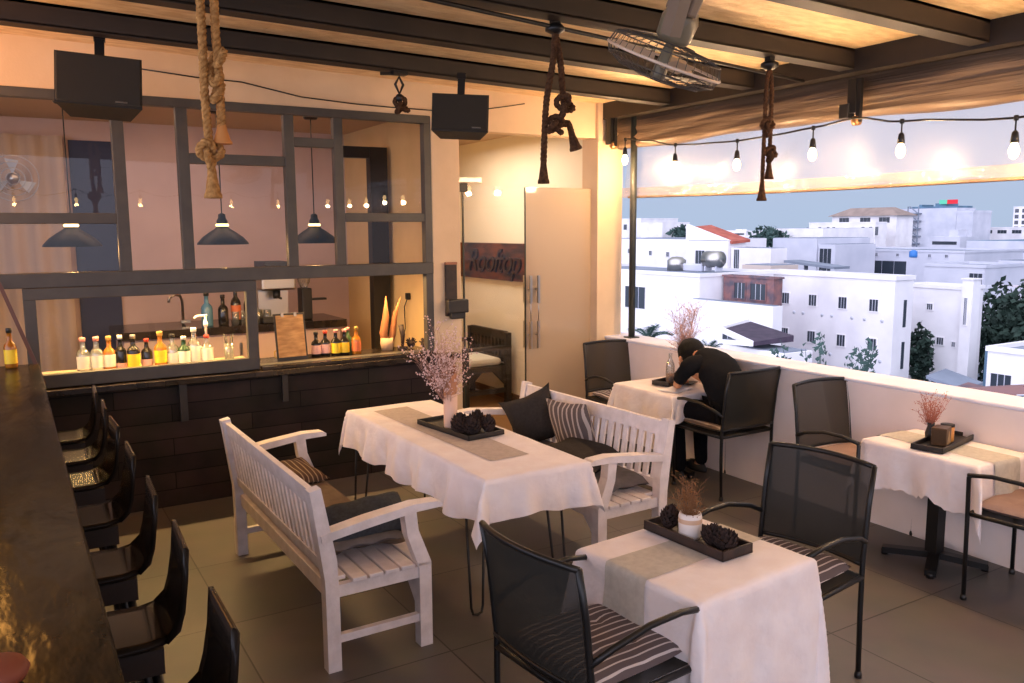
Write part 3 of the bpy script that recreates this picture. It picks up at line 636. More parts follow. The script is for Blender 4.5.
wr = MB().tube([(.84, 6.06, 2.955), (1.2, 6.06, 2.93), (1.486, 6.06, 2.925), (1.907, 6.06, 2.855), (2.3, 6.06, 2.835), (2.607, 6.06, 2.83), (2.95, 6.06, 2.83), (3.3, 6.06, 2.85), (3.59, 6.06, 2.9), (3.8, 6.06, 2.94)], .005, 6)
tag(wr.build('speaker_wire', 'plasticblack'), 'thin dark wire sagging along the wall above the windows', 'wire')

# ---- ropes
def resample(pts, step):
    P = [Vector(p) for p in pts]; out = []
    for i in range(len(P)-1):
        p0, p1, p2, p3 = P[max(i-1, 0)], P[i], P[i+1], P[min(i+2, len(P)-1)]
        n = max(2, int((p2-p1).length/step))
        for k in range(n):
            t = k/n; out.append(.5*((2*p1)+(-p0+p2)*t+(2*p0-5*p1+4*p2-p3)*t*t+(-p0+3*p1-3*p2+p3)*t**3))
    out.append(P[-1]); return out
def rope(mb, pts, r, pitch=.07, step=.008, closed=False):
    P = resample(pts, step); N = len(P); prev = None; fr = []; L = 0
    for i, p in enumerate(P):
        d = (P[min(i+1, N-1)]-P[max(i-1, 0)]).normalized()
        if prev is None: a = d.cross(Vector((0, 0, 1)) if abs(d.z) < .9 else Vector((1, 0, 0))).normalized()
        else: a = (prev-d*prev.dot(d)).normalized()
        prev = a; fr.append((p, a, d.cross(a), L)); L += (P[min(i+1, N-1)]-p).length
    for s_ in range(3):
        mb.tube([p+(a*math.cos(l/pitch*2*PI+s_*2.094)+b*math.sin(l/pitch*2*PI+s_*2.094))*r*.5 for p, a, b, l in fr], r*.56, 6)
    return mb
def knot(c, s_, r, tilt=0, squash=1.0, turns=1):
    mb = MB(); pts = []
    for i in range(33):
        t = i/32*2*PI; v = Vector(((math.sin(t)+2*math.sin(2*t))/3*s_, -math.sin(3*t)/2*s_, (math.cos(t)-2*math.cos(2*t))/3*s_*squash))
        v.rotate(Euler((0, tilt, .3))); pts.append(Vector(c)+v)
    return rope(mb, pts, r)
def tassel(mb, c, r, h, tilt=(0, 0, 0)):
    m_ = MB().lathe([(r*.6, 0), (r*.75, -h*.15), (r*.8, -h*.3), (r*1.0, -h*.5), (r*1.25, -h*.8), (r*1.5, -h*.9), (r*1.5, -h), (r*.2, -h*.98)], n=18)
    m_.xf(Matrix.Translation(c) @ Euler(tilt).to_matrix().to_4x4()); mb.add(m_.v, m_.f, True); return mb
r1 = thing('knotted_rope', 'light tan knotted rope with two strands hanging in front of the bar windows', 'rope', (.765, 3.6, 2.985))
rope(MB(), [(-.03, 0, 0), (-.028, 0, -.3), (-.03, 0, -.55), (-.022, 0, -.74)], .018).build('left_strand', 'rope', r1)
rope(MB(), [(-.03, .0, -.02), (.02, .0, -.1), (.025, 0, -.3), (.03, 0, -.5), (.028, 0, -.68)], .018).build('right_strand', 'rope', r1)
rope(MB(), [(.012, -.02, -.43), (.035, -.03, -.40), (.05, .0, -.36), (.02, .03, -.38), (.0, .02, -.44), (.005, -.02, -.5), (.03, -.02, -.46), (.02, .02, -.52), (-.002, -.02, -.56), (.025, -.02, -.53), (.04, .01, -.49)], .017).build('knot', 'rope', r1)
knot((-.02, 0, -.77), .045, .016, 0, 1.4).build('knot', 'rope', r1)
tassel(MB(), (-.018, 0, -.82), .024, .13).build('rope_end', 'rope', r1)
tassel(MB(), (.03, 0, -.65), .026, .08).build('wrapped_end', mat('orange_tan_wrap', (200, 132, 70), .9), r1)
r2 = thing('knotted_rope', 'dark knotted rope hanging from the pipe in front of the doorway', 'rope', (2.44, 3.6, 2.9))
rope(MB(), [(0, 0, -.02), (-.01, 0, -.15), (-.05, 0, -.35), (-.062, 0, -.5), (-.07, 0, -.66)], .017).build('left_strand', 'ropedark', r2)
rope(MB(), [(0, 0, -.02), (.03, 0, -.14), (.045, 0, -.28), (.05, 0, -.36)], .017).build('right_strand', 'ropedark', r2)
knot((.045, -.02, -.38), .05, .015, .4, 1.2).build('knot', 'ropedark', r2)
knot((-.01, -.02, -.48), .045, .015, 1.2, 1.1).build('knot', 'ropedark', r2)
rope(MB(), [(.0, 0, -.46), (.05, 0, -.47), (.08, 0, -.46), (.1, 0, -.5)], .017).build('cross_strand', 'ropedark', r2)
tassel(MB(), (-.07, 0, -.64), .02, .13).build('rope_end', 'ropedark', r2)
tassel(MB(), (.095, 0, -.49), .022, .11, (0, -.35, 0)).build('rope_end', 'ropedark', r2)
MB().lathe([(.03, .02), (.05, 0), (.05, -.015), (.02, -.03)], n=16).box(-.02, .02, -.02, .02, .0, .06).build('pipe_clamp', 'blackmetal', r2)
r3 = thing('knotted_rope', 'dark knotted rope hanging in front of the clear blind at the right', 'rope', (3.93, 3.55, 2.87))
rope(MB(), [(0, 0, -.03), (-.02, 0, -.15), (-.025, 0, -.4), (-.03, 0, -.72)], .013).build('long_strand', 'ropedark', r3)
rope(MB(), [(0, 0, -.03), (.025, 0, -.15), (.028, 0, -.4), (.025, 0, -.6)], .013).build('short_strand', 'ropedark', r3)
knot((-.01, -.01, -.37), .042, .013, 0, 1.4).build('knot', 'ropedark', r3)
knot((.025, -.01, -.53), .04, .013, .3, 1.2).build('knot', 'ropedark', r3)
tassel(MB(), (-.03, 0, -.7), .02, .11).build('rope_end', 'ropedark', r3)
tassel(MB(), (.025, 0, -.59), .02, .09).build('rope_end', 'ropedark', r3)
MB().lathe([(.03, .0), (.05, -.01), (.052, -.03), (.02, -.05)], n=16).box(-.02, .02, -.02, .02, -.02, .07).build('pipe_clamp', 'blackmetal', r3)
r4 = thing('rope_hook', 'short rope bundle hanging on a shackle from the beam between the speakers', 'rope', (2.3, 5.22, 2.94))
MB().box(-.05, .05, -.03, .03, -.03, .0).bar((-.13, 0, -.03), (0, 0, -.02), .015, .02).build('bracket', 'blackmetal', r4)
MB().tube([(0, 0, -.04), (.028, 0, -.09), (.0, 0, -.15), (-.028, 0, -.09)], .01, 8, closed=True).build('shackle', 'blackmetal', r4)
MB().ball((0, 0, -.175), .028).build('knob', 'plasticblack', r4)
knot((.01, 0, -.225), .055, .016, .8, .9).build('knot', 'ropedark', r4)

# ---- ceiling fan at the top edge
vv = Vector((2.29, 2.61, .66)).normalized(); nn_ = (Vector((0, 0, 1))-vv*vv.z).normalized(); nn_.rotate(Matrix.Rotation(math.radians(22), 3, vv)); nn_ = (nn_-vv*.06).normalized()
FANROT = tuple(Vector((0, 0, 1)).rotation_difference(nn_).to_euler())
fn = thing('caged_fan', 'grey caged oscillating fan fixed under the roof at the top edge', 'fan', (2.29, 2.61, 2.56), FANROT)
for k, (r, z) in enumerate(((.235, 0), (.22, -.035), (.17, -.06), (.1, -.072), (.05, -.075), (.22, .045), (.17, .06), (.1, .07))):
    MB().tube([(r*math.cos(a), r*math.sin(a), z) for a in [j*PI/20 for j in range(40)]], .006 if k == 0 else .0025, 5, closed=True).build('cage_ring', 'greyframe' if k else mat('pale_cage_rim', (214, 190, 166), .4), fn)
sp_ = MB()
for k in range(40):
    a = k*PI/20; c_, s_ = math.cos(a), math.sin(a)
    sp_.tube([(.05*c_, .05*s_, -.075), (.1*c_, .1*s_, -.072), (.17*c_, .17*s_, -.06), (.22*c_, .22*s_, -.035), (.235*c_, .235*s_, 0), (.22*c_, .22*s_, .045), (.17*c_, .17*s_, .06), (.06*c_, .06*s_, .07)], .0016, 4)
sp_.build('cage_wires', 'greyframe', fn)
for k in range(3):
    a = k*2.094+.3
    vs = []
    for i in range(8):
        r = .04+.16*i/7; wd = .055*math.sin(PI*(i+1)/9)+.01
        for s_ in (-1, 1): vs.append((r*math.cos(a)-s_*wd*math.sin(a), r*math.sin(a)+s_*wd*math.cos(a), s_*.018))
    MB().add(vs, [(2*i, 2*i+1, 2*i+3, 2*i+2) for i in range(7)], True).build('blade', mat('translucent_fan_blade', (222, 196, 168), .4), fn)
MB().lathe([(.055, .07), (.07, .09), (.075, .16), (.06, .2), (.03, .21)], n=20).build('motor', mat('olive_grey_motor', (120, 112, 92), .35), fn)
MB().lathe([(.01, -.078), (.03, -.07), (.03, -.05), (.02, .07)], n=16).build('hub', mat('olive_grey_hub', (120, 112, 92), .35), fn)
MB().box(-.05, -.0, -.09, .06, .18, .3, .01).bar((-.05, -.02, .28), (-.17, -.02, .34), .05, .05).bar((-.12, -.1, .24), (-.1, -.1, .1), .05, .06).build('oscillating_arm', mat('grey_fan_arm', (120, 104, 88), .5), fn)
# ---------------------------------------------------------------- benches
def pillow(mb, w, h, t, n=14, ears=0, flat=0):
    """soft cushion centred at origin in the local xz plane, thickness along y"""
    vs = []
    for s_ in (-1, 1):
        for i in range(n+1):
            for j in range(n+1):
                u, v = i/n*2-1, j/n*2-1
                th = t/2*((1-abs(u)**3)*(1-abs(v)**3))**.5
                pin = 1-.10*(1-abs(u))*(abs(v)**2)*1.0; pin2 = 1-.10*(1-abs(v))*(abs(u)**2)
                e = 1+ears*(abs(u)*abs(v))**6
                vs.append((u*w/2*pin2*e, s_*th+.004*math.sin(9*u+4*v), v*h/2*pin*e))
    W = n+1; fs = []
    for s_ in (0, 1):
        o = s_*W*W
        fs += [(o+i*W+j, o+(i+1)*W+j, o+(i+1)*W+j+1, o+i*W+j+1) for i in range(n) for j in range(n)]
    return mb.add(vs, fs, True)
def make_bench(L, label):
    """faces local +x, length along y from 0 to L, rear feet at x=.03"""
    t = thing('garden_bench', label, 'bench')
    for y in (0, L-.06):
        MB().prism([(.0, 0), (.06, 0), (.06, .36), (.055, .5), (-.005, .83), (-.055, .82), (-.045, .76), (-.002, .42), (0, .3)], 'y', y, y+.06).build('rear_leg', 'white', t)
        MB().prism([(.44, 0), (.5, 0), (.5, .40), (.44, .56), (.43, .66), (.37, .66), (.385, .54), (.44, .38)], 'y', y, y+.06).build('front_leg', 'white', t)
        ya = y-.008
        MB().prism([(-.015, .625), (.2, .66), (.42, .685), (.535, .68), (.56, .668), (.56, .652), (.42, .648), (.2, .62), (-.01, .59)], 'y', ya, ya+.075).build('armrest', 'white', t)
        MB().box(.05, .45, y+.012, y+.045, .33, .385).build('seat_apron', 'white', t)
        MB().box(.05, .45, y+.015, y+.045, .12, .155).build('stretcher', 'white', t)
        yy = y+.06 if y == 0 else y; s_ = 1 if y == 0 else -1
        MB().prism([(yy, .345), (yy+s_*.14, .345), (yy, .20)], 'x', .44, .47).build('corner_brace', 'white', t)
    MB().box(.44, .475, .05, L-.05, .32, .385, .003).build('front_rail', 'white', t)
    MB().box(.03, .06, .05, L-.05, .30, .37, .003).build('rear_rail', 'white', t)
    tilt = lambda z: -.145*(z-.42)+.02
    MB().add([(tilt(z)+dx, y, z) for z in (.73, .81) for y in (.05, L-.05) for dx in (0, .028)], [(0, 2, 3, 1), (4, 5, 7, 6), (0, 1, 5, 4), (2, 6, 7, 3), (0, 4, 6, 2), (1, 3, 7, 5)]).build('top_rail', 'white', t)
    MB().add([(tilt(z)+dx, y, z) for z in (.43, .48) for y in (.05, L-.05) for dx in (0, .028)], [(0, 2, 3, 1), (4, 5, 7, 6), (0, 1, 5, 4), (2, 6, 7, 3), (0, 4, 6, 2), (1, 3, 7, 5)]).build('lower_rail', 'white', t)
    ns = round((L-.14)/.068)
    for k in range(ns):
        y = .09+(L-.18)*k/(ns-1)
        MB().add([(tilt(z)+dx, yy, z) for z in (.47, .74) for yy in (y-.018, y+.018) for dx in (.006, .022)], [(0, 2, 3, 1), (4, 5, 7, 6), (0, 1, 5, 4), (2, 6, 7, 3), (0, 4, 6, 2), (1, 3, 7, 5)]).build('back_slat', 'white', t)
    for k in range(6): MB().box(.045+k*.077, .112+k*.077, .0 if k else .06, L if k else L-.06, .385, .405, .004).build('seat_slat', 'white', t)
    return t
b1 = make_bench(1.62, 'longer white slatted garden bench on the left, its back toward the camera'); b1.location = (1.06, 3.30, 0); b1.rotation_euler = (0, 0, .012)
b2 = make_bench(1.5, 'shorter white slatted garden bench beyond the hairpin table, facing left'); b2.location = (3.08, 4.97, 0); b2.rotation_euler = (0, 0, PI+.03)
def pad(name, mt, L, W, T, loc, rz, label, cat='cushion', group=None):
    mb = MB(); pillow(mb, L, W, T*1.0, 18); mb.xf(Matrix.Rotation(PI/2, 4, 'X'))
    mb.v = [(x, y, max(-T*.5, min(T*.5, z*1.6))) for x, y, z in mb.v]
    return tag(mb.build(name, mt, loc=loc, rot=rz if isinstance(rz, tuple) else (0, 0, rz)), label, cat, group)
pad('bench_cushion', 'seat_pad', .42, 1.36, .06, (1.31, 4.18, .436), 0, 'long taupe seat cushion lying on the left white bench')
pad('bench_cushion', 'seat_grey', .4, .3, .035, (1.32, 3.60, .485), 0, 'thin blue-grey seat pad under the dark pillow on the left bench')
tag(pillow(MB(), .44, .26, .12).build('throw_pillow', 'pil_blue', loc=(1.37, 3.62, .545), rot=(-1.2, -.06, .0)), 'charcoal blue pillow leaning at the near end of the left bench', 'pillow')
tag(pillow(MB(), .38, .28, .09).build('throw_pillow', 'pil_brown', loc=(1.29, 4.62, .515), rot=(-1.3, 0, .3)), 'small brown striped pillow lying at the far end of the left bench', 'pillow')
pad('bench_cushion', 'seat_grey', .44, 1.32, .075, (2.92, 4.20, .442), .03, 'long grey seat cushion lying on the bench behind the hairpin table')
tag(pillow(MB(), .35, .35, .15, ears=.10).build('throw_pillow', 'pil_dark', loc=(2.98, 4.66, .625), rot=(.25, .4, 2.45)), 'charcoal pillow with pointed corners at the far end of the second bench', 'pillow')
tag(pillow(MB(), .38, .36, .12).build('throw_pillow', 'pil_stripe', loc=(3.03, 4.27, .645), rot=(-.3, .05, PI/2+.15)), 'taupe striped pillow upright against the back of the second bench', 'pillow')
tag(pillow(MB(), .5, .42, .13).build('throw_pillow', 'pil_dark', loc=(2.88, 3.98, .54), rot=(PI/2+.12, 0.0, .4)), 'flat dark taupe pillow lying in front of the striped one on the bench', 'pillow')

# ---------------------------------------------------------------- tables and cloths
def cloth(x0, x1, y0, y1, z, dr, label, loc, rz=0, seed=1, fold=.16, mt='cloth', name='tablecloth', cat='tablecloth', step=.02, group=None, fray=0, k=23, cf=.35):
    """square cloth over a table; dr = drop at -x, +x, -y, +y"""
    rr = random.Random(seed); ph = [rr.uniform(0, 6.28) for _ in range(8)]
    us = []; u = x0-dr[0]
    nx = max(2, round((x1+dr[1]-(x0-dr[0]))/step)); ny = max(2, round((y1+dr[3]-(y0-dr[2]))/step)); vs = []
    for i in range(nx+1):
        for j in range(ny+1):
            u = x0-dr[0]+(x1+dr[1]-x0+dr[0])*i/nx; v = y0-dr[2]+(y1+dr[3]-y0+dr[2])*j/ny
            px = min(max(u, x0), x1); py = min(max(v, y0), y1); dx, dy = u-px, v-py; s_ = math.hypot(dx, dy)
            wz = .0015*math.sin(9*u+ph[0])*math.sin(7*v+ph[1])
            if s_ < 1e-6: vs.append((px, py, z+wz)); continue
            nx_, ny_ = dx/s_, dy/s_
            per = px*1.0-py*1.0+math.atan2(ny_, nx_)*.18
            s2 = s_*(1+.05*math.sin(per*11+ph[2])+.03*math.sin(per*29+ph[3])+(fray*rr.uniform(-1, 1) if i in (0, nx) or j in (0, ny) else 0))
            w = fold*(.35+.5*math.sin(per*k+ph[4]+s_*2)+.25*math.sin(per*k*2.3+ph[5]-s_*4))
            out = .012+min(s2, .05)*.12+s2*max(w, -.1)*min(1, s2/.12)
            corner = min(abs(dx), abs(dy))/s_ if s_ else 0
            out += corner*s2*cf
            out = min(out, s2*.9)
            zz = math.sqrt(max(s2*s2-out*out, 0)); r0 = .02
            zz = max(0, zz-r0*.4) if s2 > r0 else s2*s2/(2*r0)*.6
            lat = .012*math.sin(per*17+s_*9+ph[6])*min(1, s_/.1)
            vs.append((px+nx_*out-ny_*lat, py+ny_*out+nx_*lat, z-zz+.003*math.sin(u*31+v*23)*min(1, s_/.1)))
    W = ny+1; fs = [(i*W+j, (i+1)*W+j, (i+1)*W+j+1, i*W+j+1) for i in range(nx) for j in range(ny)]
    o = MB().add(vs, fs, True).build(name, mt, loc=loc, rot=(0, 0, rz)); return tag(o, label, cat, group)
ZT = .735
Z1 = .68
def square_table(l, loc, w, d, rz=0, hh=.68, arms=.3, arz=.0):
    t = thing('bistro_table', l, 'table', loc, rz)
    MB().box(-w/2, w/2, -d/2, d/2, hh-.04, hh-.012, .004).build('tabletop', 'brownwood', t)
    MB().box(-.035, .035, -.035, .035, .05, hh-.03).box(-.16, .16, -.16, .16, hh-.04, hh-.03).build('column', 'blackmetal', t)
    b = MB()
    for k in range(4):
        a = k*PI/2+arz; b.bar((0, 0, .05), (arms*math.cos(a), arms*math.sin(a), .03), .06, .035)
        b.tube([(arms*.95*math.cos(a), arms*.95*math.sin(a), .0), (arms*.95*math.cos(a), arms*.95*math.sin(a), .03)], .02, 8)
    b.build('cross_base', 'blackmetal', t); return t
# T1 near
square_table('square pedestal table under the cream cloth at the front', (2.15, 2.23, 0), .56, .54, arms=.26, arz=.4)
cloth(-.31, .31, -.295, .295, Z1, (.44, .46, .52, .4), 'cream cloth hanging long over the nearest square table', (2.15, 2.23, 0), .09, 3, .07, k=13, cf=.22)
cloth(-.316, .316, -.07, .14, Z1+.003, (.41, .4, 0, 0), 'grey-green runner laid across the nearest cream cloth', (2.15, 2.23, 0), .09, 3, .07, k=13, mt='runner', name='table_runner', cat='runner')
# T3 right
square_table('pedestal table with a black cross base beside the parapet at the right', (4.41, 2.65, 0), .42, .6, rz=-.05, arms=.27, arz=.55)
cloth(-.24, .215, -.335, .335, Z1, (.26, .02, .30, .28), 'cream frayed cloth on the table beside the parapet at the right', (4.44, 2.64, 0), -.04, 8, .16, fray=.05, k=15)
cloth(-.12, .10, -.341, .341, Z1+.003, (0, 0, .27, .24), 'pale grey runner on the right table by the parapet', (4.44, 2.64, 0), -.04, 8, .16, k=15, mt='runner', name='table_runner', cat='runner')
# T4 with the person
square_table('pedestal table beside the parapet where the person sits', (4.37, 4.84, 0), .48, .60, arms=.26)
cloth(-.275, .265, -.33, .33, Z1, (.32, .02, .2, .28), 'cream cloth on the table where the person leans', (4.38, 4.85, 0), 0, 12, .15, k=15)
# T2 hairpin
t2 = thing('hairpin_table', 'long table on thin black hairpin legs between the two white benches', 'table', (2.12, 4.24, 0))
MB().box(-.27, .27, -.88, .88, ZT-.045, ZT-.014, .004).build('tabletop', 'brownwood', t2)
for sx in (-1, 1):
    for sy in (-1, 1):
        x, y = sx*.22, sy*.74
        fx_, fy = sx*.02, sy*.06
        MB().tube([(x-.05*sx, y, ZT-.035), (x+fx_-.02*sx, y+fy-.0*sy, .05), (x+fx_-.012*sx, y+fy, .015), (x+fx_+.012*sx, y+fy, .008), (x+fx_+.036*sx, y+fy, .015), (x+fx_+.045*sx, y+fy, .05), (x+.06*sx, y-.01*sy, ZT-.035)], .007, 8).build('hairpin_leg', 'blackmetal', t2)
cloth(-.295, .295, -.91, .91, ZT, (.25, .22, .22, .2), 'cream cloth with wavy hem over the long hairpin table', (2.145, 4.22, 0), 0, 5, .2, k=17)
cloth(-.14, .10, -.55, .88, ZT+.003, (0, 0, 0, 0), 'taupe grey runner along the long hairpin table', (2.14, 4.12, 0), .04, 5, .1, 'runner2', 'table_runner', 'runner')

# ---------------------------------------------------------------- trays, vases, pine cones
def tray(w, d, h, mt, loc, rz, label):
    t = thing('tray', label, 'tray', loc, rz)
    MB().box(-w/2, w/2, -d/2, d/2, 0, .008).build('base', mt, t)
    MB().box(-w/2, w/2, -d/2, -d/2+.01, 0, h, .002).box(-w/2, w/2, d/2-.01, d/2, 0, h, .002).box(-w/2, -w/2+.01, -d/2, d/2, 0, h, .002).box(w/2-.01, w/2, -d/2, d/2, 0, h, .002).build('rim', mt, t)
    return t
def cone_mb(r=.04, h=.07, rows=8, seed=0):
    rr = random.Random(seed); mb = MB(); mb.ball((0, 0, h*.45), r*.55, 8, 6, (1, 1, h/r*.6))
    for i in range(rows):
        z = h*(.1+.85*i/(rows-1)); rad = r*math.sin(PI*(.15+.8*i/(rows-1)))**.7; n = 9
        for k in range(n):
            a = (k+.5*(i % 2))/n*2*PI+rr.uniform(-.1, .1); c_, s_ = math.cos(a), math.sin(a); up = .012+.01*i/rows
            w = r*.28
            p = lambda q, ww, zz: (q*c_-ww*s_, q*s_+ww*c_, zz)
            mb.add([p(rad*.3, -w*.4, z), p(rad*.3, w*.4, z), p(rad*1.1, w, z+up*.5), p(rad*1.22, 0, z+up*1.3), p(rad*1.1, -w, z+up*.5), p(rad*.9, 0, z-.004)],
                   [(0, 1, 5), (1, 2, 5), (2, 3, 5), (3, 4, 5), (4, 0, 5), (0, 4, 3, 2, 1)])
    return mb
CN = {}
def pinecone(loc, label, r=.04, h=.07, rot=(0, 0, 0), group=None, mt='cone'):
    key = (r, h)
    if key not in CN: CN[key] = cone_mb(r, h, seed=int(r*1000)).build('pine_cone', mt); o = CN[key]
    else: o = CN[key].copy(); C.objects.link(o)
    o.location = loc; o.rotation_euler = rot; return tag(o, label, 'pine cone', group)
def twigs(mb, bmb, n, h, spread, seed, r=.0022, fork=3, bud=.004, lean=(0, 0), start=0.0, nb=5):
    rr = random.Random(seed)
    for i in range(n):
        a = rr.uniform(0, 2*PI); sp = rr.uniform(.15, 1)*spread; hh = h*rr.uniform(.65, 1)
        tip = Vector((math.cos(a)*sp+lean[0], math.sin(a)*sp+lean[1], hh)); mid = Vector((tip.x*.35, tip.y*.35, hh*.5))
        P = [Vector((math.cos(a)*.006, math.sin(a)*.006, start)), mid, tip]
        mb.tube(P, [r, r*.8, r*.4], 4)
        for k in range(fork):
            t = rr.uniform(.3, .95); b0 = P[0].lerp(mid, t*2) if t < .5 else mid.lerp(tip, t*2-1)
            b1_ = b0+Vector((rr.uniform(-1, 1), rr.uniform(-1, 1), rr.uniform(.3, 1.2)))*h*.17
            mb.tube([b0, b1_], [r*.6, r*.3], 3)
            if bmb is not None:
                for q in range(nb):
                    c = b0.lerp(b1_, rr.uniform(.4, 1.05))+Vector((rr.uniform(-1, 1), rr.uniform(-1, 1), rr.uniform(-1, 1)))*bud*2.2
                    bmb.ball(c, bud*rr.uniform(.6, 1.2), 5, 3)
# T1 set
tray(.165, .42, .038, 'brownwood', (2.235, 2.31, Z1+.006), .05, 'dark brown wooden tray with pine cones on the nearest table')
v = thing('plant_pot', 'white ceramic pot of dry brown flower stems on the nearest table', 'plant pot', (2.225, 2.335, Z1+.015))
MB().lathe([(.001, 0), (.04, 0), (.044, .01), (.046, .085), (.042, .1), (.038, .1), (.036, .02), (.001, .02)], n=24).build('pot', 'ceramic', v)
MB().lathe([(.0465, .062), (.0465, .08)], n=24, cap=False).build('tan_band', mat('tan_band', (206, 170, 140), .6), v)
a_, b_ = MB(), MB(); twigs(a_, b_, 42, .24, .085, 4, r=.0014, fork=6, bud=.0022, start=.02, nb=3); a_.build('dry_stems', 'twigbrown', v); b_.build('seed_heads', mat('brown_seed_heads', (132, 92, 60), .9), v)['kind'] = 'stuff'
g = 'pine cones in the tray on the nearest table'
pinecone((2.215, 2.455, Z1+.014), 'dark pine cone left of the white pot in the nearest tray', .036, .085, (.2, .1, 0), g)
pinecone((2.24, 2.225, Z1+.014), 'dark pine cone just right of the white pot in the nearest tray', .042, .065, (.1, -.1, .5), g)
pinecone((2.25, 2.155, Z1+.014), 'dark pine cone at the right end of the nearest tray', .042, .065, (-.2, .1, 1.5), g)
# T2 set
tray(.25, .54, .028, 'blackwood', (2.205, 4.25, ZT+.006), .12, 'black rectangular tray of pine cones on the long hairpin table')
v = thing('vase', 'pale pink cylinder vase of dried pink flowers on the long hairpin table', 'vase', (2.165, 4.285, ZT+.015))
MB().lathe([(.001, 0), (.038, 0), (.04, .01), (.041, .2), (.037, .2), (.035, .02), (.001, .02)], n=26).build('vase_body', mat('pale_pink_vase', (226, 186, 162), .6), v)
MB().lathe([(.041, .2), (.041, .215), (.045, .28), (.03, .31)], n=20, sx=1, cap=False).xf(Matrix(((1, 0, -.0, 0), (0, 1, 0, 0), (.6, 0, 1, 0), (0, 0, 0, 1)))).build('folded_paper_collar', mat('peach_wrap', (200, 140, 100), .8), v)
MB().tube([(-.02, .0, .15), (-.03, .01, .33)], .02, 8).tube([(.02, .0, .2), (.03, .01, .36)], .018, 8).build('rolled_leaf', mat('tan_brown_leaf', (150, 96, 62), .8), v)
a_, b_ = MB(), MB(); twigs(a_, b_, 44, .62, .19, 9, r=.0016, fork=7, bud=.0048, start=.1, lean=(-.07, .0), nb=4); a_.build('dry_stems', 'twig', v); b_.build('pink_blossom', 'bud', v)['kind'] = 'stuff'
g = 'pine cones in the tray on the hairpin table'
for k, (x, y, r, h, l) in enumerate(((2.19, 4.19, .05, .085, 'large dark pine cone next to the pink vase'), (2.15, 4.12, .045, .075, 'dark pine cone at the front edge of the hairpin table tray'), (2.26, 4.16, .045, .105, 'tall upright dark pine cone in the middle of the hairpin table tray'),
                                 (2.21, 4.06, .05, .08, 'dark pine cone right of the tall one on the hairpin table'), (2.28, 4.04, .036, .09, 'small spiky pine cone at the right end of the hairpin table tray'))):
    pinecone((x, y, ZT+.014), l, r, h, (R.uniform(-.3, .3), R.uniform(-.3, .3), k), g)
# T3 set
tray(.48, .17, .03, 'blackwood', (4.45, 2.66, Z1+.006), .2, 'small black tray holding a candle and dried twigs on the right table')
v = thing('candle_holder', 'square bronze candle holder with a pale triangle pattern on the right table', 'candle holder', (4.39, 2.64, Z1+.015), .3)
MB().box(-.05, .05, -.04, .04, 0, .1, .004).build('box_body', mat('bronze_brown_metal', (84, 60, 36), .4, metal=.3), v)
MB().prism([(-.035, .01), (.035, .01), (.006, .08), (-.006, .08)], 'y', -.042, -.0405).build('triangle_panel', mat('pale_triangle', (170, 140, 104), .6), v)
v = thing('candle_jar', 'amber glass candle jar with black lid beside the bronze box', 'candle jar', (4.49, 2.665, Z1+.015))
MB().lathe([(.001, 0), (.034, 0), (.036, .008), (.036, .085), (.001, .085)], n=22).build('jar', mat('amber_candle_wax', (196, 136, 70), .3), v)
MB().lathe([(.001, .085), (.037, .085), (.037, .098), (.001, .098)], n=22).build('lid', 'plasticblack', v)
v = thing('twig_vase', 'small dark vase of reddish dry twigs on the right table', 'vase', (4.435, 2.73, Z1+.015))
MB().lathe([(.001, 0), (.025, 0), (.03, .04), (.018, .08), (.02, .1), (.001, .1)], n=18).build('vase_body', 'blackwood', v)
a_, b_ = MB(), MB(); twigs(a_, b_, 26, .27, .11, 14, r=.0018, fork=7, bud=.003, start=.09, nb=2); a_.build('dry_twigs', mat('red_brown_twigs', (172, 104, 84), .9), v); b_.build('twig_buds', mat('red_brown_buds', (186, 116, 96), .9), v)['kind'] = 'stuff'
# T4 set
tray(.26, .16, .035, 'blackwood', (4.41, 4.89, Z1+.006), .25, 'black tray in front of the seated person holding a clear bottle')
v = thing('water_bottle', 'clear glass bottle with amber drink on the tray by the seated person', 'bottle', (4.42, 4.90, Z1+.015))
MB().lathe([(.001, 0), (.031, 0), (.034, .01), (.034, .13), (.03, .15), (.014, .19), (.013, .225), (.016, .23)], n=22).build('glass_body', 'bottleglass', v)
MB().lathe([(.001, .004), (.03, .004), (.031, .07), (.001, .07)], n=20).build('drink', mat('brownish_drink', (166, 116, 84), .3), v)
pinecone((4.50, 4.91, Z1+.014), 'dark pine cone on the tray beside the clear bottle', .03, .06)
v = thing('twig_vase', 'brown vase with tall dry pink twigs behind the person by the parapet', 'vase', (4.615, 4.96, Z1+.006))
MB().lathe([(.001, 0), (.02, 0), (.025, .05), (.014, .14), (.015, .18), (.001, .18)], n=18).build('vase_body', 'brownwood', v)
a_, b_ = MB(), MB(); twigs(a_, b_, 40, .63, .15, 22, r=.0024, fork=8, bud=.004, start=.19, nb=2); a_.build('dry_twigs', 'twig', v); b_.build('twig_buds', mat('pinkish_tan_buds', (196, 158, 140), .9), v)['kind'] = 'stuff'

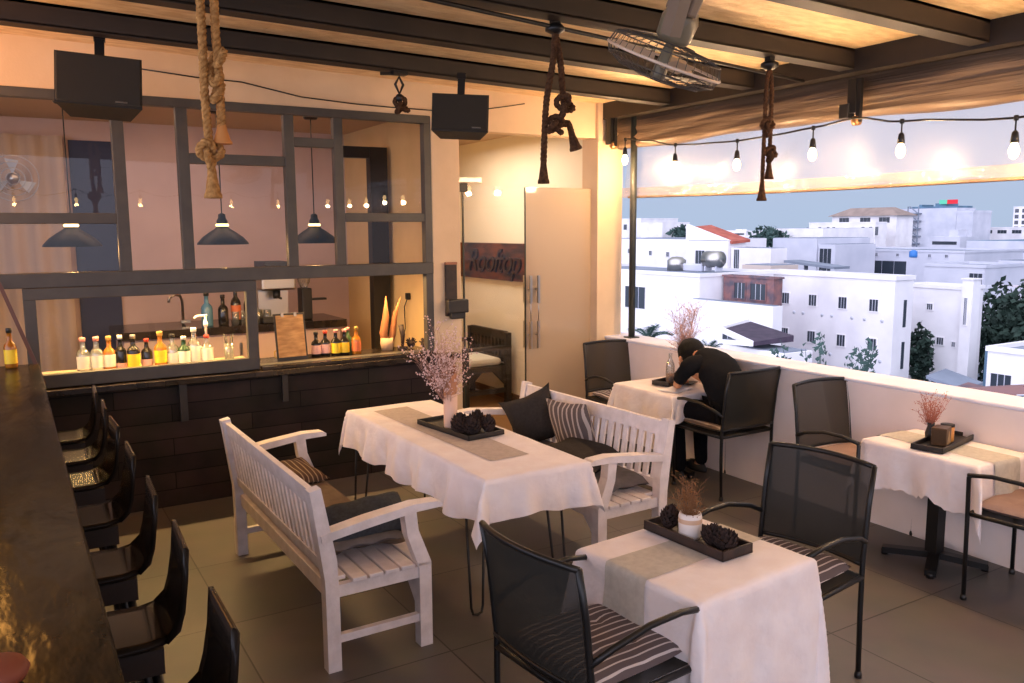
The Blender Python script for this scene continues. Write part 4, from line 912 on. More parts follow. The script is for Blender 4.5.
# ---------------------------------------------------------------- sling chairs
def tufted(w, d, t):
    mb = MB(); n = 20; vs = []
    for s_ in (-1, 1):
        for i in range(n+1):
            for j in range(n+1):
                u, v = i/n*2-1, j/n*2-1; th = t/2*((1-u**6)*(1-v**6))**.5
                for cx_ in (-.38, .38):
                    for cy_ in (-.38, .38): th *= 1-.55*math.exp(-((u-cx_)**2+(v-cy_)**2)/.012)
                rx = w/2*(1-.06*v**4); ry = d/2*(1-.06*u**4)
                vs.append((u*rx, v*ry, s_*th))
    W = n+1
    for o in (0, W*W): mb.f += [(o+i*W+j, o+(i+1)*W+j, o+(i+1)*W+j+1, o+i*W+j+1) for i in range(n) for j in range(n)]
    mb.v = vs; mb.sm = [True]*len(mb.f); return mb
def make_chair():
    """faces local +x; rear feet at x=-.24"""
    t = thing('sling_chair', 'x', 'chair'); r = .0115
    for s_ in (-1, 1):
        y = s_*.25
        MB().tube([(-.245, y, .0), (-.235, y, .3), (-.235, y, .5), (-.262, y, .75), (-.292, y, .915)], r, 8).build('rear_leg_post', 'blackmetal', t)
        MB().tube([(.22, s_*.27, 0), (.225, s_*.272, .4), (.23, s_*.275, .645), (.215, s_*.275, .658)], r, 8).build('front_leg', 'blackmetal', t)
        MB().tube([(-.25, s_*.252, .60), (-.17, s_*.268, .637), (-.02, s_*.278, .672), (.12, s_*.278, .674), (.235, s_*.275, .655)], r, 8).build('armrest', 'blackmetal', t)
        MB().tube([(-.235, y, .45), (.225, s_*.268, .455)], r, 8).build('side_rail', 'blackmetal', t)
        for x, yy in ((-.245, y), (.22, s_*.27)): MB().lathe([(.015, 0), (.016, .012), (.012, .03)], (x, yy, 0), 10).build('foot_cap', 'plasticblack', t)
    def curve(x, z, dx, n=10, w=.25): return [(x-dx*(1-(k/n*2-1)**2), (k/n*2-1)*w, z+.006*(1-(k/n*2-1)**2)) for k in range(n+1)]
    MB().tube(curve(-.292, .912, .045), r, 8).build('top_rail', 'blackmetal', t)
    MB().tube(curve(-.24, .50, .03), r*.9, 8).build('back_lower_rail', 'blackmetal', t)
    MB().tube([(.222, -.268, .455), (.222, .268, .455)], r, 8).build('seat_cross_rail', 'blackmetal', t); MB().tube([(-.235, -.25, .45), (-.235, .25, .45)], r, 8).build('seat_cross_rail', 'blackmetal', t)
    vs = []; nz = 10
    for i in range(nz+1):
        tt = i/nz; z = .5+.41*tt; x = -.24-.052*tt**1.2; vs += curve(x, z, .03+.015*tt)
    MB().add(vs, [(i*11+j, i*11+j+1, (i+1)*11+j+1, (i+1)*11+j) for i in range(nz) for j in range(10)], True).build('sling_back', 'sling', t)
    MB().add([(x, y, .46-.012*(1-(y/.25)**2)*(1-(x/.24)**2)) for x in (-.235, -.12, 0, .12, .222) for y in (-.25, -.12, 0, .12, .25)], [(i*5+j, i*5+j+1, i*5+j+6, i*5+j+5) for i in range(4) for j in range(4)], True).build('sling_seat', 'sling', t)
    return t
def cush(loc, rz, mt, l, thin=.055):
    o = tufted(.45, .46, thin).build('seat_cushion', mt, loc=loc, rot=(0, 0, rz)); return tag(o, l, 'cushion')
ch0 = make_chair()
chairs = [  # x, y, rz, label, cushion material, cushion label
    (1.63, 2.16, .09, 'black mesh chair nearest the camera, its back turned to it', 'cush_stripe', 'grey striped tufted cushion on the nearest black chair'),
    (2.70, 2.305, PI+.12, 'black mesh chair across the nearest table, facing the camera side', 'cush_stripe', 'grey striped tufted cushion on the chair across the nearest table'),
    (4.43, 3.20, -PI/2-.04, 'black mesh chair behind the right table, standing against the parapet', 'cush_mauve', 'plain mauve cushion on the chair behind the right table'),
    (4.366, 2.083, PI/2+.08, 'black mesh chair cut off by the right edge of the picture', 'cush_mauve', 'plain mauve cushion on the chair at the right edge'),
    (4.44, 5.47, -PI/2-.12, 'empty black mesh chair in the far corner opposite the person', 'cush_stripe', 'striped cushion on the far corner chair'),
    (4.42, 4.32, PI/2, 'black mesh chair in which the person in black sits', 'cush_tan', 'tan striped cushion under the seated person')]
for i, (x, y, rz, l, cmt, cl) in enumerate(chairs):
    o = ch0 if i == 0 else dup(ch0, label=l); o.location = (x, y, 0); o.rotation_euler = (0, 0, rz); o['label'] = l; o['group'] = 'black mesh armchairs'
    cush((x, y, .492), rz, cmt, cl)

# ---------------------------------------------------------------- seated person
def skin_mesh(name, nodes, edges, m, parent, sub=2, root=0):
    me = bpy.data.meshes.new(name); me.from_pydata([n[:3] for n in nodes], edges, []); o = bpy.data.objects.new(name, me); C.objects.link(o)
    md = o.modifiers.new('s', 'SKIN'); md.use_smooth_shade = True; md.branch_smoothing = .6
    for k, n in enumerate(nodes):
        r = n[3]; r = r if isinstance(r, tuple) else (r, r); me.skin_vertices[0].data[k].radius = r; me.skin_vertices[0].data[k].use_root = (k == root)
    o.modifiers.new('u', 'SUBSURF').levels = sub
    dg = bpy.context.evaluated_depsgraph_get(); dg.update(); nm_ = bpy.data.meshes.new_from_object(o.evaluated_get(dg))
    o.modifiers.clear(); o.data = nm_; nm_.materials.clear(); nm_.materials.append(M[m])
    for p in nm_.polygons: p.use_smooth = True
    bpy.data.meshes.remove(me); nm_.name = name; o.parent = parent; return o
pe = thing('person', 'person in black t-shirt sitting bent over the table with head lowered', 'person', (4.40, 4.22, 0))
# local coordinates: origin on the floor under the hips, facing +y
N = [(0, .02, .60, .095), (0, .04, .72, .08), (0, .13, .86, .075), (0, .24, .925, .055), (0, .34, .945, .05), (.01, .40, .955, .07), (.02, .47, .95, .088), (.02, .50, .89, .062),
     (-.16, .26, .90, .045), (-.19, .32, .81, .042), (-.16, .40, .735, .036), (-.08, .48, .722, .030), (0, .54, .718, .024),
     (.16, .26, .90, .045), (.20, .35, .82, .042), (.17, .45, .735, .036), (.10, .51, .78, .028), (.05, .54, .83, .022),
     (-.09, .05, .55, .09), (-.12, .25, .56, .082), (-.13, .42, .555, .062), (-.12, .44, .40, .055), (-.11, .42, .22, .045), (-.10, .40, .09, .036), (-.10, .47, .045, .034), (-.10, .54, .03, .026),
     (.09, .05, .55, .09), (.12, .25, .56, .082), (.14, .42, .555, .062), (.15, .46, .40, .055), (.16, .47, .22, .045), (.17, .45, .09, .036), (.17, .52, .045, .034), (.17, .59, .03, .026)]
E_ = [(0, 1), (1, 2), (2, 3), (3, 4), (4, 5), (5, 6), (6, 7), (3, 8), (8, 9), (9, 10), (10, 11), (11, 12), (3, 13), (13, 14), (14, 15), (15, 16), (16, 17),
      (0, 18), (18, 19), (19, 20), (20, 21), (21, 22), (22, 23), (23, 24), (24, 25), (0, 26), (26, 27), (27, 28), (28, 29), (29, 30), (30, 31), (31, 32), (32, 33)]
def hand(base, d, side, k0):
    """five finger chains from wrist node k0"""
    d = Vector(d).normalized(); s_ = Vector(side).normalized(); b = Vector(base)
    for f_, (off, ln) in enumerate(((-.03, .05), (-.012, .062), (.004, .066), (.019, .06), (.033, .048))):
        n0 = len(N); p = b+s_*off*.8+d*.025; q = b+s_*off+d*(.04+ln*.5)+Vector((0, 0, .004)); e = b+s_*off*1.05+d*(.03+ln)+Vector((0, 0, -.012))
        if f_ == 0: q = b+s_*(off-.014)+d*.03; e = b+s_*(off-.018)+d*.055
        N.extend([(*p, .0085), (*q, .008), (*e, .0065)]); E_.extend([(k0, n0), (n0, n0+1), (n0+1, n0+2)])
hand((0, .54, .718), (1, .45, 0), (.4, -1, 0), 12); hand((.05, .54, .83), (-.5, -.1, .7), (0, 1, .1), 17)
skin_mesh('body', N, E_, 'skin', pe)
ts = MB().tube(resample([(0, .015, .56), (0, .03, .66), (0, .065, .76), (0, .125, .85), (0, .19, .905), (0, .26, .94), (0, .32, .955)], .02), 1, 22)
nr = len(ts.v)//22; cs = [sum((Vector(v) for v in ts.v[k*22:(k+1)*22]), Vector())/22 for k in range(nr)]
RP = [.128, .132, .134, .142, .138, .105, .062]
for k in range(nr):
    u = k/(nr-1)*6; a_ = int(min(u, 5.999)); rr_ = RP[a_]+(RP[a_+1]-RP[a_])*(u-a_)
    for q_ in range(22):
        v = Vector(ts.v[k*22+q_])-cs[k]; w_ = 1+.025*math.sin(q_*1.7+k*.9)
        ts.v[k*22+q_] = tuple(cs[k]+Vector((v.x*rr_*1.22, v.y*rr_*.92, v.z*rr_*.92))*w_)
for s_ in (-1, 1):
    P_ = [Vector((s_*.09, .225, .915)), Vector((s_*.16, .25, .905)), Vector((s_*.192, .30, .84)), Vector((s_*(.185 if s_ < 0 else .198), .345, .785))]
    ts.tube(resample(P_, .02), [.075]*0+[(.068, .066, .055, .050)[min(3, int(q_/max(1, len(resample(P_, .02))-1)*3.999))] for q_ in range(len(resample(P_, .02)))], 16)
ts.build('tshirt', 'tee', pe)
T = [(0, .02, .585, .135), (-.09, .06, .56, .098), (-.12, .25, .565, .09), (-.13, .42, .56, .072), (-.12, .445, .40, .066), (-.11, .42, .22, .056), (-.105, .41, .05, .052),
     (.09, .06, .56, .098), (.12, .25, .565, .09), (.14, .42, .56, .072), (.15, .465, .40, .066), (.16, .47, .22, .056), (.165, .46, .05, .052)]
skin_mesh('trousers', T, [(0, 1), (1, 2), (2, 3), (3, 4), (4, 5), (5, 6), (0, 7), (7, 8), (8, 9), (9, 10), (10, 11), (11, 12)], 'jeans', pe)
for x, y in ((-.10, .47), (.17, .52)):
    MB().lathe([(.001, 0), (.045, 0), (.047, .02), (.04, .05), (.028, .075), (.001, .08)], n=18, sx=.85, sy=2.4).build('shoe', 'shoe', pe, loc=(x, y, .0))
hb = MB(); vs = []; n, m_ = 26, 14
for i in range(m_+1):
    for k in range(n):
        th = PI*i/m_*.70; a = 2*PI*k/n; rr_ = 1+.03*math.sin(7*a+i)+.02*math.sin(13*a)
        vs.append((math.sin(th)*math.cos(a)*.098*rr_, math.sin(th)*math.sin(a)*.112*rr_, math.cos(th)*.108))
hb.add(vs, [(i*n+k, i*n+(k+1) % n, (i+1)*n+(k+1) % n, (i+1)*n+k) for i in range(m_) for k in range(n)], True)
hb.build('hair', 'hair', pe, loc=(.018, .445, .965), rot=(.28, .1, 0))
for s_ in (-1, 1): MB().ball((0, 0, 0), .022, 10, 6, (.45, .8, 1.2)).build('ear', 'skin', pe, loc=(.018+s_*.095, .46, .915))
MB().prism([(-.013, 0), (.013, 0), (0, -.028)], 'x', -.012, .012).build('nose', 'skin', pe, loc=(.018, .56, .87))
ob = MB().box(-.07, .07, -.05, .05, 0, .009, .003).build('phone', 'plasticblack', loc=(4.52, 4.80, Z1+.012), rot=(.0, .0, .4))
tag(ob, 'dark phone lying under the hands of the seated person', 'phone')
ob = MB().add([(-.12, -.08, 0), (.12, -.08, .0), (.12, .08, .002), (-.12, .08, 0)], [(0, 1, 2, 3)]).box(-.12, .12, -.08, .08, 0, .003).build('notebook', mat('white_paper', (224, 228, 240), .8), loc=(4.28, 4.68, Z1+.007), rot=(0, 0, .3))
tag(ob, 'open white notebook at the near edge of the table by the arm of the person', 'notebook')
# ---------------------------------------------------------------- city beyond the parapet
GZ = -15
struct(MB().add([(6, -400, GZ), (2500, -400, GZ), (2500, 2500, GZ), (6, 2500, GZ)], [(0, 1, 2, 3)]), 'ground', 'ground')
def bld(label, x0, y0, y1, zt, depth, m='citywhite', wins=(), side=(), roof=None, name='building', cat='building', group=None, par=.5, zbot=GZ):
    """block with its long face toward the terrace (-x); wins = (y, z, w, h) on that face, side = (x, z, w, h) on the near (-y) end"""
    t = thing(name, label, cat, (x0, y0, zbot), 0, group)
    L = y1-y0; H = zt-zbot
    MB().box(0, depth, 0, L, 0, H).build('wall', m, t)
    if par:
        MB().box(-.1, depth+.1, -.1, .2, H, H+par).box(-.1, depth+.1, L-.2, L+.1, H, H+par).box(-.1, .2, .2, L-.2, H, H+par).box(depth-.2, depth+.1, .2, L-.2, H, H+par).build('roof_parapet', m, t)
    MB().box(.2, depth-.2, .2, L-.2, H, H+.05).build('roof_slab', roof or 'cityroof', t)
    for (y, z, w, h) in wins:
        y -= y0; z -= zbot
        f_ = MB().add([(xx, y+sy*(w/2+o), z+sz*(h/2+o)) for xx in (-.08, .02) for o in (0, .08) for sy, sz in ((-1, -1), (1, -1), (1, 1), (-1, 1))], [(a, (a+1) % 4, 4+(a+1) % 4, 4+a) for a in range(4)]+[(8+a, 12+a, 12+(a+1) % 4, 8+(a+1) % 4) for a in range(4)]+[(a, 8+a, 8+(a+1) % 4, (a+1) % 4) for a in range(4)]+[(4+a, 4+(a+1) % 4, 12+(a+1) % 4, 12+a) for a in range(4)]).build('window_frame', m, t)
        MB().box(-.03, .02, y-w/2, y+w/2, z-h/2, z+h/2).build('window_opening', 'citydark', f_)
        mb = MB()
        for k in (1, 2): mb.box(-.05, -.03, y-w/2+w*k/3-.02, y-w/2+w*k/3+.02, z-h/2, z+h/2)
        mb.build('window_bars', 'citygrey', f_)
    for (x, z, w, h) in side: MB().box(x-x0-w/2, x-x0+w/2, -.04, .02, z-zbot-h/2, z-zbot+h/2).build('window_opening', 'citydark', t)
    return t
W = [(y, z, .8, .95) for z in (-4.4, -7.6) for i, y in enumerate((51.37, 48.42, 45.36, 42.4))]
W += [(y, z, .8, .95) for z in (-10.8,) for y in (51.37, 48.42, 45.36, 42.4)]
bA = bld('large white block with two rows of four small barred windows', 60, 40.6, 54.2, -2.3, 2.4, wins=W, par=.35, side=((61.4, -5, .35, 2.2), (61.4, -8.4, .35, 2.2)))
mb = MB()
for z in (-5.6, -8.9):
    for y in (52.4, 50.4, 49.4, 47.4, 46.4, 44.4, 43.2, 41.6): mb.tube([(.02, y-40.6, z-GZ), (-.03, y-40.6, z-GZ)], .15, 12)
mb.build('round_vent', 'citygrey', bA)
bld('white block with a few tiny windows right of the large barred-window block', 67.5, 39.5, 44.6, -3.3, 3, wins=((41.2, -7.75, .6, .6), (42.3, -4.9, .5, .5), (40.0, -7.9, .3, .4)), roof='citygrey', par=.3)
bld('narrow white stair tower at the right end of the tiny-windowed block', 67.0, 38.4, 39.3, -2.4, 1.1, wins=((38.9, -5, .25, 2.2),), par=.1)
bld('plain white terrace building with flat top at the left of the view', 75, 79.9, 99, .5, 14, wins=((84, -1.5, .6, .6), (87.5, -1.4, .6, .6), (92, -1.2, .6, .6)), par=0)
g_ = bld('white house with a red tiled half-gable roof', 70, 68.4, 75.2, .45, 2.8, wins=((72.8, -1.8, 1.5, 2.2),), side=((71.5, -2, .5, 3.2),), par=0)
MB().prism([(6.9, 15.5), (0, 15.5), (6.9, 17.4)], 'x', 0, .5).build('gable_wall', 'citywhite', g_)
MB().add([(.3, 6.0, 17.1), (.3, -.3, 15.4), (3.2, -.3, 15.6), (3.2, 6.0, 17.3), (.3, 6.0, 16.8), (.3, -.3, 15.1), (3.2, -.3, 15.3), (3.2, 6.0, 17.0)], [(0, 1, 2, 3), (7, 6, 5, 4), (0, 4, 5, 1), (1, 5, 6, 2), (2, 6, 7, 3), (3, 7, 4, 0)]).build('tiled_roof', 'cityred', g_)
bld('beige annex with a tall dark slot beside the red-roofed house', 70.4, 62.5, 68.3, -.3, 2.5, wins=((67.4, -2.3, .8, 3.6),), par=0)
bld('small tan storage box on the roof terrace below the annex', 66, 58.5, 62.4, -1.9, 4, m=mat('tan_rendered_wall', (196, 180, 170), .9), par=0)
bld('low white block with one green-tinted window behind the post', 50, 52.0, 72, -2.2, 9, wins=((60.4, -4.45, 2.9, 2.0),), par=.3)
bld('flat wing with dark weathered brick upper floor', 52.5, 46.2, 51.7, -2.2, 1.0, m='brick', par=.15, wins=((49.8, -3.3, 1.2, 1.3), (47.8, -3.3, 1.6, 1.3)))
bld('white balcony wall below the brick upper floor', 47.5, 41.8, 50.5, -3.8, 1.0, wins=((45.9, -6.2, 1.6, 1.2),), par=0)
bld('grey stepped wall between the low white block and the brick floor', 50.5, 46.5, 51.8, -4.6, 1.5, m='citygrey', par=0)
h_ = bld('small white house with a dark purple gable roof, just over the parapet', 35, 29.9, 36.0, -4.75, 2.2, wins=((35.1, -5.5, 1.8, 1.0), (33.0, -5.7, .8, .9), (31.3, -5.8, 1.3, 1.0), (30.2, -5.7, .25, .9)), par=0)
MB().add([(-.7, 1.6, 10.75), (1.1, 5.5, 11.0), (3.2, 5.4, 11.3), (2.2, 1.3, 10.95), (-.7, 1.6, 10.55), (1.1, 5.5, 10.7), (3.2, 5.4, 10.9), (2.2, 1.3, 10.6)], [(0, 1, 2, 3), (7, 6, 5, 4), (0, 4, 5, 1), (1, 5, 6, 2), (2, 6, 7, 3), (3, 7, 4, 0)]).build('gable_roof', 'slate', h_)
MB().bar((-.9, 1.5, 10.7), (1.0, 5.7, 10.95), .2, .3).bar((1.0, 5.7, 10.95), (3.2, 5.6, 11.3), .2, .3).bar((-.9, 1.5, 10.7), (-.4, 6.3, 10.35), .2, .25).build('bargeboard', 'citywhite', h_)
bld('pale grey block with a dark opening at its right end', 100, 80.4, 88.5, .35, 12, m='citygrey', par=0)
bld('grey block end with dark open bay', 100.2, 77.4, 80.3, -.5, 9, m='citygrey', wins=((79, -3.2, 2.0, 4.2),), par=0)
bld('long low building with a row of blue dots on its parapet', 112.5, 66, 90, -1.7, 15, m='citygrey', wins=tuple((y, -2.2, .4, .4) for y in (68.5, 71, 73.2, 76, 79.5, 83, 86, 88.2))+((77.5, -4.2, 6, 2.2),), par=.3)
r_ = bld('distant white building with tan hipped roof and arched windows', 225, 153, 175.5, 5.3, 8, wins=tuple((y, 4.0, 3.6, 1.6) for y in (157, 163.5, 171)), par=0)
MB().add([(-1, -1, 20.3), (9, -1, 20.3), (9, 23.5, 20.3), (-1, 23.5, 20.3), (3, 4, 22.8), (5, 4, 22.8), (5, 18, 22.8), (3, 18, 22.8)], [(0, 1, 5, 4), (1, 2, 6, 5), (2, 3, 7, 6), (3, 0, 4, 7), (4, 5, 6, 7), (0, 3, 2, 1)]).build('hipped_roof', 'citybrownroof', r_)
bld('wide white building below the tan hipped roof', 212.5, 151, 174, 3.0, 5, wins=tuple((y, .8, 1.0, 2.4) for y in (150.5, 152.5, 155, 165, 167, 170)), par=.4)
ho = bld('tall pale hotel block with an outside escape stair', 275, 164.9, 189, 8.2, 11, m='citygrey', wins=tuple((184, z, 1.2, 1.4) for z in (6, 2.8, -.5, -3.5)), par=0)
mb = MB()
for k in range(5):
    z = 18+k*3.0-GZ-15; zz = 11+k*2.6
    mb.box(-2, 0, 12.5, 16.5, zz, zz+.3).bar((-1.6, 12.8, zz), (-1.6, 16.2, zz+2.6), .4, .3)
mb.bar((-2, 12.5, 8), (-2, 12.5, 24), .3, .3).bar((-2, 16.5, 8), (-2, 16.5, 24), .3, .3).build('escape_stair', 'cityroof', ho)
MB().box(1, 10, .5, 18, 23.2, 23.9).box(2, 9, 14, 15, 23.9, 24.6).box(2, 9, 5, 9, 23.9, 24.9).build('roof_plant', 'cityblue', ho)
MB().box(1, 2, 4.3, 7.0, 24.6, 26.0).build('cyan_sign', 'signcyan', ho, label='glowing pale cyan rooftop sign'); MB().box(1, 2, 1.0, 4.2, 24.6, 26.0).build('red_sign', 'signred', ho, label='glowing red rooftop sign')
bld('lower white-capped wing at the right of the tall hotel', 275, 159.3, 164.8, 6.3, 11, m='citygrey', par=.9)
bld('grey house with projecting flat roof and a small window near the trees', 95, 53.2, 60.5, -2.8, 9, m='citygrey', wins=((54.2, -4.4, 1.5, 1.9), (54.2, -6.3, 1.8, .5)), par=.35)
bld('pale grey block behind the grey flat-roofed house', 105.5, 53.0, 57.5, -2.3, 9, m='citygrey', par=0)
bld('long low white building with a band of windows at the right horizon', 300, 140, 172, 1.2, 20, wins=tuple((y, .0, 3.2, 1.2) for y in (143, 148, 153, 158, 163, 168)), par=.4)
bld('distant tall white tower at the right edge', 375, 186, 199.5, 10, 15, wins=tuple((y, z, 1.6, 1.6) for z in (8.5, 6, 3.5, 1) for y in (189, 192, 195, 198)), par=.3)
bld('blue-grey warehouse roof at the right below the horizon', 200, 95, 117, -1.5, 30, m='citygrey', roof='cityblue', par=0)
bld('low grey shed roof in front of the warehouse', 150, 70, 87, -2.7, 20, m='citygrey', par=0)
bld('distant white block at the far left beside the post', 200, 239, 262, 5.4, 18, par=.3, wins=((248, 2.5, 2, 2), (255, 2.5, 2, 2)))
bld('long white flat block left of the hipped-roof building', 175, 139, 158, 1.7, 20, par=0)
bld('small distant white block on the skyline above the flat terrace', 187.5, 213, 224, 3.8, 12, par=.2)
bld('low white-walled yard building at the lower right', 50, 21, 27.5, -5.5, 6, par=.3, wins=((26.6, -7.2, 1.2, .8),))
bld('flat blue-roofed low building behind the yard at the lower right', 60, 26, 33.2, -6.8, 12, roof='cityblue', m='cityblue', par=0)
bld('small house with terracotta roof right of the grey flat-roofed house', 90, 44.5, 50.0, -4.8, 3, m='citygrey', roof='cityred', par=.4)
# tanks on roofs
tk = thing('water_tank', 'horizontal steel water tank on the low white roof', 'water tank', (56, 56.5, -.95)); MB().tube([(0, -.9, 0), (0, .9, 0)], .75, 16).build('tank', 'steel', tk); MB().box(-.4, .4, -.8, -.6, -1.1, -.6).box(-.4, .4, .6, .8, -1.1, -.6).build('stand', 'citygrey', tk)
tk = thing('water_tank', 'squat upright steel tank at the left on the low white roof', 'water tank', (55.5, 60.9, -2.14)); MB().lathe([(.9, 0), (.9, 1.0), (.5, 1.3), (.01, 1.35)], n=18).build('tank', 'steel', tk)
tk = thing('roof_vent', 'long low grey unit between two steel tanks', 'roof unit', (55.5, 58.8, -2.14)); MB().box(0, .8, -1.3, 1.3, 0, .7, .1).build('housing', 'citygrey', tk)
tk = thing('water_tank', 'bright blue water tank on a roof in front of the hotel', 'water tank', (110, 71.9, -2.4)); MB().lathe([(.5, 0), (.55, .15), (.53, .85), (.2, 1.05), (.01, 1.05)], n=18).build('tank', mat('blue_plastic_tank', (40, 110, 180), .5), tk)
tk = thing('awning_frame', 'long rusty grey awning sloping over the roof behind the barred-window block', 'awning', (73, 55.5, -2.2)); MB().bar((0, 0, 0), (0, 6.4, .5), 2.5, .25).build('sheet', 'cityroof', tk); MB().bar((0, 4.5, .3), (0, 4, -9), .3, .3).bar((0, 2, .2), (0, 4, -2.5), .3, .3).build('struts', 'cityroof', tk)
# sheds below the parapet on the right
tk = thing('shed', 'dark lean-to shed in front of the tiny-windowed block', 'shed', (38, 21.5, -8)); MB().add([(0, .4, 2.3), (0, 2.3, 2.7), (1.6, .4, 2.5), (1.6, 2.3, 2.9), (0, .4, 2.15), (0, 2.3, 2.55), (1.6, .4, 2.35), (1.6, 2.3, 2.75)], [(0, 1, 3, 2), (4, 6, 7, 5), (0, 4, 5, 1), (1, 5, 7, 3), (3, 7, 6, 2), (2, 6, 4, 0)]).build('roof', 'cityroof', tk); MB().box(.2, 1.4, .7, 1.5, -7, 2.2).box(.2, .35, 2.0, 2.15, -7, 2.5).box(.2, .3, 1.4, 2.1, -7, -6).build('wall', 'citydark', tk)
tk = thing('pergola', 'brown sloping timber roof edge at the lower right', 'pergola', (22.5, 10, -2.5)); MB().bar((0, 2.9, -.15), (0, -2.5, 1.0), .5, .22).build('beam', mat('brown_timber_edge', (130, 96, 92), .8), tk); MB().add([(.2, 2.8, -.3), (.2, -2.5, .8), (3, -2.5, -1.5), (3, 2.8, -1.5)], [(0, 1, 2, 3)]).build('sheet', 'cityblue', tk); MB().box(.1, .3, 2.3, 2.5, -12.5, -.2).box(.1, .3, -2.2, -2, -12.5, .6).build('post', 'cityroof', tk)
tk = thing('rubble_roof', 'reddish rusted roof patch between the sheds at the lower right', 'roof', (36, 18.5, -5.9)); MB().add([(0, 1, .2), (0, 3.2, .4), (2, 1, .4), (2, 3.2, .6), (0, 1, -9), (0, 3.2, -9), (2, 1, -9), (2, 3.2, -9)], [(0, 1, 3, 2), (4, 6, 7, 5), (0, 4, 5, 1), (1, 5, 7, 3), (3, 7, 6, 2), (2, 6, 4, 0)]).build('body', 'brick', tk)
# filler skyline
rr = random.Random(21)
OCC = [(o.location.x, o.location.x+32, o.location.y, o.location.y+30) for o in S.objects if o.name.startswith('building') and o.parent is None and o.location.x > 90]+[(165, 175, 147, 157), (184, 196, 199, 211)]
for k in range(150):
    x = rr.uniform(130, 420); ang = rr.uniform(.42, 1.28); y = x*ang; w = rr.uniform(8, 22); zt = rr.uniform(-5.5, .8)+(x-130)*.005
    m = rr.choice(['citywhite', 'citygrey', 'citywhite', 'citygrey', 'cityroof'])
    if any(x < b_[1]+2 and x+17 > b_[0]-2 and y < b_[3]+2 and y+w > b_[2]-2 for b_ in OCC): continue
    OCC.append((x, x+16, y, y+w))
    t = thing('distant_building', 'small pale low building crowded on the far skyline', 'building', (x, y, GZ), 0, 'distant low buildings')
    MB().box(0, rr.uniform(8, 16), 0, w, 0, zt-GZ).build('wall', m, t)
    if rr.random() < .5: a = rr.uniform(.1, .5)*w; MB().box(1, 5, a, a+w*.3, zt-GZ, zt-GZ+rr.uniform(.8, 2.2)).build('roof_room', rr.choice(['citywhite', 'citygrey']), t)
    MB().box(-.05, 0, w*.1, w*.9, zt-GZ-2.2, zt-GZ-1.3).build('window_band', 'citydark', t)
# trees
def foliage(mb, c, rx, ry, rz, n, s_, seed):
    q = random.Random(seed)
    for i in range(n):
        v = Vector((q.gauss(0, 1), q.gauss(0, 1), q.gauss(0, 1))).normalized()*(q.random()**.35); lump = 1+.18*math.sin(v.x*7+seed)+.15*math.sin(v.z*9+v.y*6)
        p = Vector(c)+Vector((v.x*rx, v.y*ry, v.z*rz))*lump; a = Vector((q.uniform(-1, 1), q.uniform(-1, 1), q.uniform(-1, 1))).normalized()*s_*q.uniform(.6, 1.3); b = a.cross(Vector((q.uniform(-1, 1), q.uniform(-1, 1), q.uniform(-1, 1)))).normalized()*s_*.6
        mb.add([p-a, p+b, p+a, p-b], [(0, 1, 2, 3)])
    return mb
def tree(x, y, zt, rx, rz, label, m='leafdark', n=900, s_=.4, zb_=None):
    t = thing('tree', label, 'tree', (x, y, GZ)); H = zt-GZ
    foliage(MB(), (0, 0, H-rz), rx, rx, rz, n, s_, int(x*7+y)).build('foliage', m, t)
    MB().tube([(0, 0, 0), (.2, 0, H*.5), (0, .1, H-rz)], [.35, .28, .15], 8).build('trunk', 'bark', t)
tree(82, 44.2, -4.2, 2.5, 5.0, 'large dark green tree mass right of the white blocks', n=1800)
tree(77, 39.6, -3.4, 2.3, 5.2, 'dark green tree cut by the right edge of the view', n=1800)
tree(72.8, 36.6, -6.2, 1.0, 3.0, 'lower dark tree in front of the large tree mass', n=900)
tree(65.4, 41.6, -6.4, 1.0, 2.6, 'dark green tree squeezed between the two white blocks', n=900, s_=.3)
tree(170, 152, 2.0, 4.5, 2.6, 'dark tree clump on the skyline near the red roof', 'leafblue', 500, .8)
tree(190, 205, 2.4, 5.0, 2.0, 'faint dark tree clump on the far skyline', 'leafblue', 400, .9)
def palm(x, y, z, r, label, seed):
    t = thing('palm', label, 'palm', (x, y, GZ)); H = z-GZ; q = random.Random(seed); mb = MB()
    for k in range(16):
        a = q.uniform(0, 2*PI); e = q.uniform(.1, 1.3); d = Vector((math.cos(a)*math.cos(e), math.sin(a)*math.cos(e), math.sin(e)))
        P = [Vector((0, 0, H))+d*r*s_+Vector((0, 0, -r*.45*s_*s_)) for s_ in (0, .25, .5, .75, 1)]
        sd = d.cross(Vector((0, 0, 1))).normalized()
        for i in range(4):
            for j in range(3):
                p = P[i].lerp(P[i+1], j/3); w = r*.3*(1-abs(i/4-.4))
                for s_ in (-1, 1): mb.add([p, p+(P[i+1]-P[i])*.25, p+sd*s_*w+d*r*.15+Vector((0, 0, -w*.3))], [(0, 1, 2)])
        mb.tube(P, .02*r, 4)
    mb.build('fronds', 'leafblue', t); MB().tube([(0, 0, 0), (.1, 0, H*.5), (0, 0, H)], [.2, .15, .13], 8).build('trunk', 'bark', t)
palm(20.3, 23.7, -2.2, 1.15, 'small palm with blue-green fronds just behind the corner post', 3)
palm(20.3, 20.6, -2.3, .8, 'smaller palm crown peeping over the parapet left of the person', 5)
t = thing('shrub', 'thin leafy shrub rising behind the parapet below the barred windows', 'shrub', (16.2, 12.7, -4)); a_ = MB(); q = random.Random(4)
